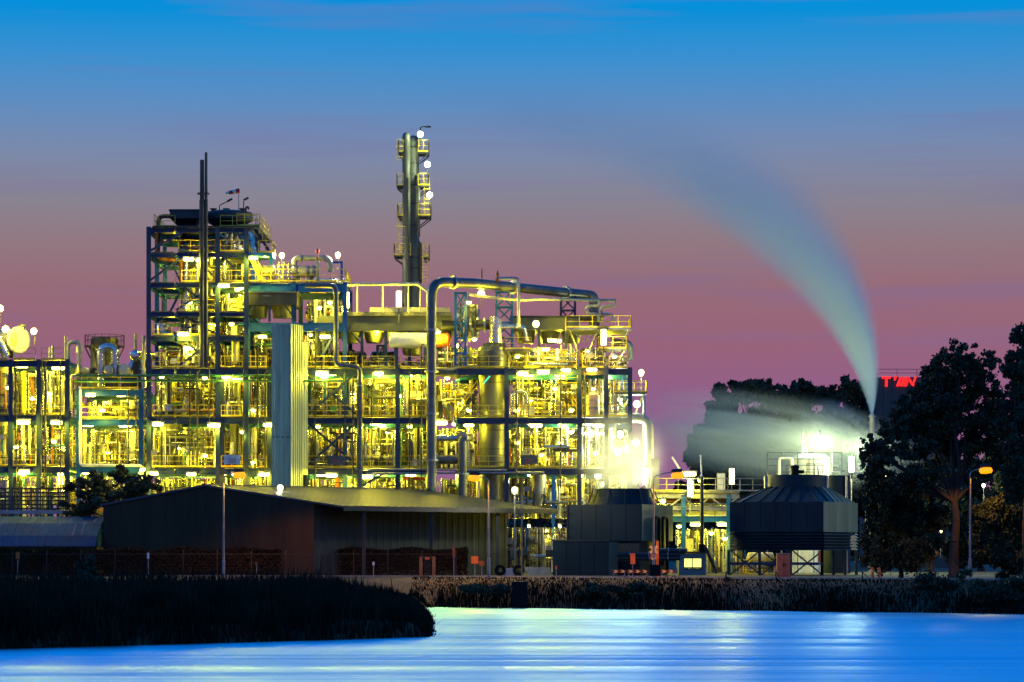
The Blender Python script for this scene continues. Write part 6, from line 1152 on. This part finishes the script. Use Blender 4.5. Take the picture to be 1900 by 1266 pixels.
# strip lamps under the decks, as the photograph shows them
for px, py, pw in ((40, 675, 330), (108, 679, 330), (43, 780, 420), (105, 781, 380), (45, 872, 260), (168, 730, 260), (225, 730, 330), (163, 785, 260), (232, 786, 330), (165, 873, 260),
                   (350, 478, 330), (375, 479, 200), (402, 472, 300), (470, 476, 330), (415, 527, 330), (340, 617, 260), (393, 600, 260), (350, 643, 260), (420, 697, 400), (293, 784, 400), (397, 786, 260),
                   (285, 876, 330), (355, 877, 260), (490, 877, 400), (487, 622, 260), (603, 622, 300), (597, 690, 330), (614, 690, 260), (702, 690, 260), (738, 690, 260), (778, 688, 330), (697, 783, 300), (680, 881, 400),
                   (525, 533, 300), (548, 532, 300), (818, 781, 330), (870, 786, 330), (1025, 629, 260), (1012, 646, 260), (970, 690, 260), (1008, 687, 400), (1050, 684, 330), (995, 786, 300), (1092, 783, 330), (1110, 787, 260), (440, 702, 200), (615, 879, 260), (500, 785, 160), (1150, 688, 200), (1280, 876, 120)):
    lamp(px, py + 2, 'strip', pw, YP + 5 if px in (525, 548) else YP - random.uniform(.3, .6) if random.random() < .6 else YP + 2, col='white' if px > 1085 else 'warm', scale=random.uniform(.8, 1.35), rot=random.uniform(-.3, .3))
for px, py, pw, Y in ((447, 535, 520, YP + 1), (92, 731, 300, YP + 3), (440, 538, 200, YP + 3), (813, 617, 260, YP + 2), (700, 615, 200, YP + 6), (1040, 822, 260, YP + 3), (1040, 845, 200, YP + 5), (493, 473, 260, YP + 1), (265, 872, 260, YP - 1), (265, 886, 200, YP - 1), (1230, 931, 200, 294), (1300, 893, 200, 293), (1260, 977, 160, 297), (742, 735, 160, YP + 8), (855, 735, 200, YP + 8), (420, 880, 150, YP + 2), (880, 630, 150, YP + 4), (1075, 845, 150, YP + 6), (1078, 883, 200, YP + 4)):
    lamp(px, py, 'bulk', pw, Y)
for px, py, pw, Y, lab in ((112, 885, 520, YP + 2, None), (643, 557, 420, YP + 3, None), (740, 555, 420, YP + 3, None), (1120, 626, 420, YP - .2, None), (1197, 884, 420, 292, None), (1281, 907, 160, 295, None), (1358, 884, 2200, 304, None)):
    lamp(px, py, 'tall', pw, Y, 'white' if 1100 < px < 1250 else 'warm', post=2.2 if py < 600 or px > 1250 else 0)
for px, py, pw, Y, rot in ((995, 601, 800, YP + 2.5, .3), (1150, 806, 330, YP + 2, -.2), (1110, 882, 520, YP + 1, .2), (1180, 822, 420, YP + 3, .2), (1145, 838, 420, YP + 1.5, -.3), (1166, 834, 420, YP + 1.5, .3), (1182, 750, 420, YP + 3.5, 0), (0, 572, 500, YP + 2, .2), (10, 611, 420, YP + 2, 0), (62, 615, 420, YP + 2, -.3), (893, 545, 260, YP + 3, 0)):
    lamp(px, py, 'flood', pw, Y, 'cool' if px > 1100 else 'warm', rot=rot)
for px, py, pw, Y, post, lab in ((523, 473, 330, YP + 5, 2.6, 'globe lamp on a post next to the tower stairs, over the upper blue deck'), (627, 472, 330, YP + 5, 1.2, 'globe lamp at the far tip of the upper blue deck'), (1190, 690, 480, YP + 2, 2.0, 'lone bright globe lamp on the outrigger platform'), (955, 908, 420, 281, 7.4, 'globe lamp on a tall post behind the shed eave end'), (520, 904, 50, 279, .5, 'globe lamp on the ridge edge of the grey shed roof')):
    lamp(px, py, 'globe', pw, Y, 'white', lab, post=post)
for px, py, lab in ((780, 249, 'cool floodlight at the very top of the tall column'), (793, 305, 'cool floodlight under the top platform of the tall column'), (797, 362, 'lowest of the cool floodlights on the tall column')):
    lamp(px, py, 'flood', 170, Yc - 1.6, 'cool', lab, scale=.9)
lamp(1521, 812, 'strip', 700, Yt - 1, 'cool', 'cool lamp head leaning from a pole above the domed tank', scale=1.3)
g = G(); g.tube([W(1543, 880, Yt - .8), W(1543, 815, Yt - .8), W(1521, 811, Yt - .8)], .06, 8, .3); t = thing('lamp_pole', 'thin curved pole of the cool lamp above the domed tank', 'pole', W(1543, 880, Yt - .8)); obj('pole', g, M['steel'], t)
lamp(1580, 862, 'tall', 900, 312, 'cool', 'cool upright lamp between the second fan stack and the tall tree', post=8)
lamp(1606, 850, 'flood', 1500, 318, 'cool', 'cool floodlight glimpsed through leaves at the steam stack foot', post=8)
lamp(1640, 880, 'flood', 700, 316, 'white', 'warm floodlight hidden in the outer leaves of the tall tree', post=8)
for px, py, lab in ((1825, 900, 'small pale lamp just below the sodium lamp by the tall tree'), (1878, 910, 'small pale lamp near the frame edge between leaves'), (1745, 985, 'small yard lamp seen past the trunk of the tall tree'), (1700, 820, 'small lamp twinkling through the crown of the tall tree')):
    lamp(px, py, 'globe', 160, 285, 'white', lab, scale=.6, post=4)
lamp(440, 879, 'strip', 330, YP - .4, 'sodium', 'orange strip lamp behind the gable ridge lamp post'); lamp(1098, 685, 'strip', 260, YP - .3, 'sodium', 'orange strip lamp under the third deck near the steam')
for px, py in ((300, 700), (380, 702), (190, 762), (455, 690), (470, 762), (575, 622), (590, 792), (640, 796), (655, 732), (720, 802), (760, 792), (830, 702), (870, 762), (960, 762), (985, 742), (1030, 722), (1060, 762), (1100, 722), (960, 822), (1005, 845), (1060, 802), (1105, 842), (330, 832), (380, 846), (450, 802), (470, 858), (352, 562), (430, 602), (380, 642), (440, 662), (560, 642), (592, 572), (612, 562), (870, 562), (882, 592), (960, 662), (1090, 652), (1140, 662), (1150, 742), (15, 720), (60, 740), (100, 820), (30, 830), (200, 840), (240, 790), (980, 1000), (1010, 985), (960, 1030), (1320, 990), (1345, 1000)):
    lamp(px, py, 'bulk', 110, (YP if px < 1240 else 294) + random.uniform(-.3, 5))
# unseen fill lamps, added deep in the bays to brighten the storeys
for p0, p1, pys in ((-40, 72, (675, 780, 875)), (72, 140, (675, 780, 875)), (150, 260, (730, 786, 875)), (290, 404, (480, 533, 590, 632, 695, 786, 880)), (410, 500, (480, 533, 590, 632, 695, 786, 880)), (570, 665, (695, 786, 880)), (665, 800, (695, 786, 880)), (806, 890, (640, 695, 786, 880)), (945, 1075, (632, 695, 786, 880, 975)), (1080, 1165, (632, 695, 786, 880))):
    for py in pys:
        for k in range(2 if p1 - p0 > 90 else 1): lamp(p0 + (p1 - p0) * (.5 if p1 - p0 <= 90 else .28 + .44 * k), py, 'strip', 420, YP + 9 + random.uniform(-1.5, 2.5), rot=random.choice([0, PI / 2]))
for px in (1290, 1340): lamp(px, 972, 'strip', 420, 301)
name_all()

# ------------------------------------------------------------------ steam
def steam(name, label, g, build, col, aniso=.3, step=1.0):
    m = bpy.data.materials.new(name); m.use_nodes = True; t = m.node_tree; n = t.nodes; l = t.links; n.clear()
    out = n.new('ShaderNodeOutputMaterial'); pv = n.new('ShaderNodeVolumePrincipled'); pv.inputs['Color'].default_value = (*col, 1); pv.inputs['Anisotropy'].default_value = aniso; l.new(pv.outputs[0], out.inputs['Volume'])
    def mth(op, a_, b_=None, c_=None, clamp=False):
        q = n.new('ShaderNodeMath'); q.operation = op; q.use_clamp = clamp
        for i, v_ in enumerate((a_, b_, c_)):
            if v_ is None: continue
            if isinstance(v_, (int, float)): q.inputs[i].default_value = v_
            else: l.new(v_, q.inputs[i])
        return q.outputs[0]
    tcn = n.new('ShaderNodeTexCoord'); sx = n.new('ShaderNodeSeparateXYZ'); l.new(tcn.outputs['Object'], sx.inputs[0])
    l.new(build(mth, n, l, tcn.outputs['Object'], sx.outputs), pv.inputs['Density']); m.cycles.volume_step_rate = step if hasattr(m, 'cycles') else 1
    o = obj(name, g, m); o['kind'] = 'stuff'; o['label'] = label; return o
def smear(mth, n, l, vec, scale, detail=3, sc=(1, 1, 1)):
    mp_ = n.new('ShaderNodeMapping'); mp_.inputs['Scale'].default_value = sc; l.new(vec, mp_.inputs[0]); q = n.new('ShaderNodeTexNoise'); q.inputs['Scale'].default_value = scale; q.inputs['Detail'].default_value = detail; l.new(mp_.outputs[0], q.inputs[0]); return q.outputs[0]
# tall plume: axis bends with the wind, x = -z^2/k
Ys_ = 325.0; base = W(1618, 768, Ys_); mpp = Ys_ / F; KK = 750 * mpp
g = G(); prof = []
for i in range(15):
    z = 640 * mpp * i / 14; xx = -z * z / KK * (1 + .45 * (i / 14) ** 4); r_ = (6 + 222 * (i / 14)) * mpp; prof.append((xx, z, r_))
n_ = 20; vs = []
for i, (xx, z, r_) in enumerate(prof):
    a_, b_ = prof[max(0, i - 1)], prof[min(14, i + 1)]; d = Vector((b_[0] - a_[0], 0, b_[1] - a_[1])).normalized(); s_ = Vector((d.z, 0, -d.x))
    vs += [Vector((xx, 0, z)) + s_ * r_ * math.cos(2 * PI * k / n_) + Vector((0, r_ * math.sin(2 * PI * k / n_), 0)) for k in range(n_)]
g.add(vs, [(i * n_ + k, i * n_ + (k + 1) % n_, (i + 1) * n_ + (k + 1) % n_, (i + 1) * n_ + k) for i in range(14) for k in range(n_)] + [tuple(reversed(range(n_))), tuple(range(14 * n_, 15 * n_))])
def plume(mth, n, l, vec, s_):
    X_, Y_, Z_ = s_; z = mth('MAXIMUM', Z_, 0.0); ax = mth('MULTIPLY', mth('DIVIDE', mth('MULTIPLY', z, z), -KK), mth('MULTIPLY_ADD', mth('POWER', mth('DIVIDE', z, 640 * mpp), 4.0), .45, 1.0)); dx = mth('SUBTRACT', X_, ax)
    sl = mth('DIVIDE', mth('MULTIPLY', z, 2.0), KK); nrm = mth('SQRT', mth('ADD', mth('MULTIPLY', sl, sl), 1.0)); dn = mth('DIVIDE', dx, nrm)
    # crisper on the windward side, trailing off to leeward
    dn = mth('MULTIPLY', dn, mth('ADD', 1.0, mth('MULTIPLY', mth('GREATER_THAN', dn, 0.0), .25)))
    r_ = mth('ADD', 4 * mpp * 0.9, mth('MULTIPLY', z, 215 / 640)); q = mth('DIVIDE', mth('SQRT', mth('ADD', mth('MULTIPLY', dn, dn), mth('MULTIPLY', Y_, Y_))), r_)
    f_ = mth('SUBTRACT', 1.0, mth('MULTIPLY', q, q), clamp=True); f_ = mth('POWER', f_, 2.3)
    fade = mth('SUBTRACT', 1.0, mth('DIVIDE', z, 640 * mpp), clamp=True)
    nse = mth('ADD', .25, mth('MULTIPLY', smear(mth, n, l, vec, .16, 4, (1, 1, .3)), 1.5))
    dens = mth('DIVIDE', mth('MULTIPLY', mth('MULTIPLY', f_, nse), mth('POWER', fade, 1.75)), mth('ADD', mth('MULTIPLY', r_, .95), .12))
    return mth('MULTIPLY', dens, PLUME)
PLUME = 7.0
o = steam('steam_plume', 'tall pale steam plume blown sideways from the thin stack', g, plume, (.90, 1.0, .95), .2, .6); o.location = base
def blob(name, label, px, py, Y, rx, ry, rdepth, dens, col, noise=.10, pw=1.2, tilt=0.0, step=.8):
    s_ = Y / F; g = G(); g.lathe((0, 0, 0), [(math.sin(PI * i / 12), -math.cos(PI * i / 12)) for i in range(13)], 22)
    def f(mth, n, l, vec, so):
        q = mth('SUBTRACT', 1.0, mth('ADD', mth('ADD', mth('MULTIPLY', so[0], so[0]), mth('MULTIPLY', so[1], so[1])), mth('MULTIPLY', so[2], so[2])), clamp=True)
        nn = n.new('ShaderNodeMapRange'); l.new(smear(mth, n, l, vec, 1.7, 5, (.7, 1, 1.8)), nn.inputs[0]); nn.inputs[1].default_value = .32; nn.inputs[2].default_value = .68; nn.inputs[3].default_value = .0; nn.inputs[4].default_value = 1.9
        return mth('MULTIPLY', mth('MULTIPLY', mth('POWER', q, pw), nn.outputs[0]), dens)
    o = steam(name, label, g, f, col, .25, step); o.location = W(px, py, Y); o.scale = (rx * s_, rdepth, ry * s_); o.rotation_euler = (0, tilt, 0); return o
blob('low_steam', 'low greenish bank of steam drifting off the hooded cooling tower', 1425, 815, 322, 330, 100, 9, .17, (.96, .98, .78), pw=2.2, tilt=math.radians(9))
blob('low_steam', 'pale puff of steam over the domed tank and second fan stack', 1560, 815, 335, 100, 70, 6, .11, (.9, .96, .9), tilt=math.radians(35))
blob('fan_steam', 'bright lamp-lit steam cloud above the steaming cooling tower', 1150, 845, 292, 100, 95, 5, .15, (.97, .98, .95), pw=2.2)
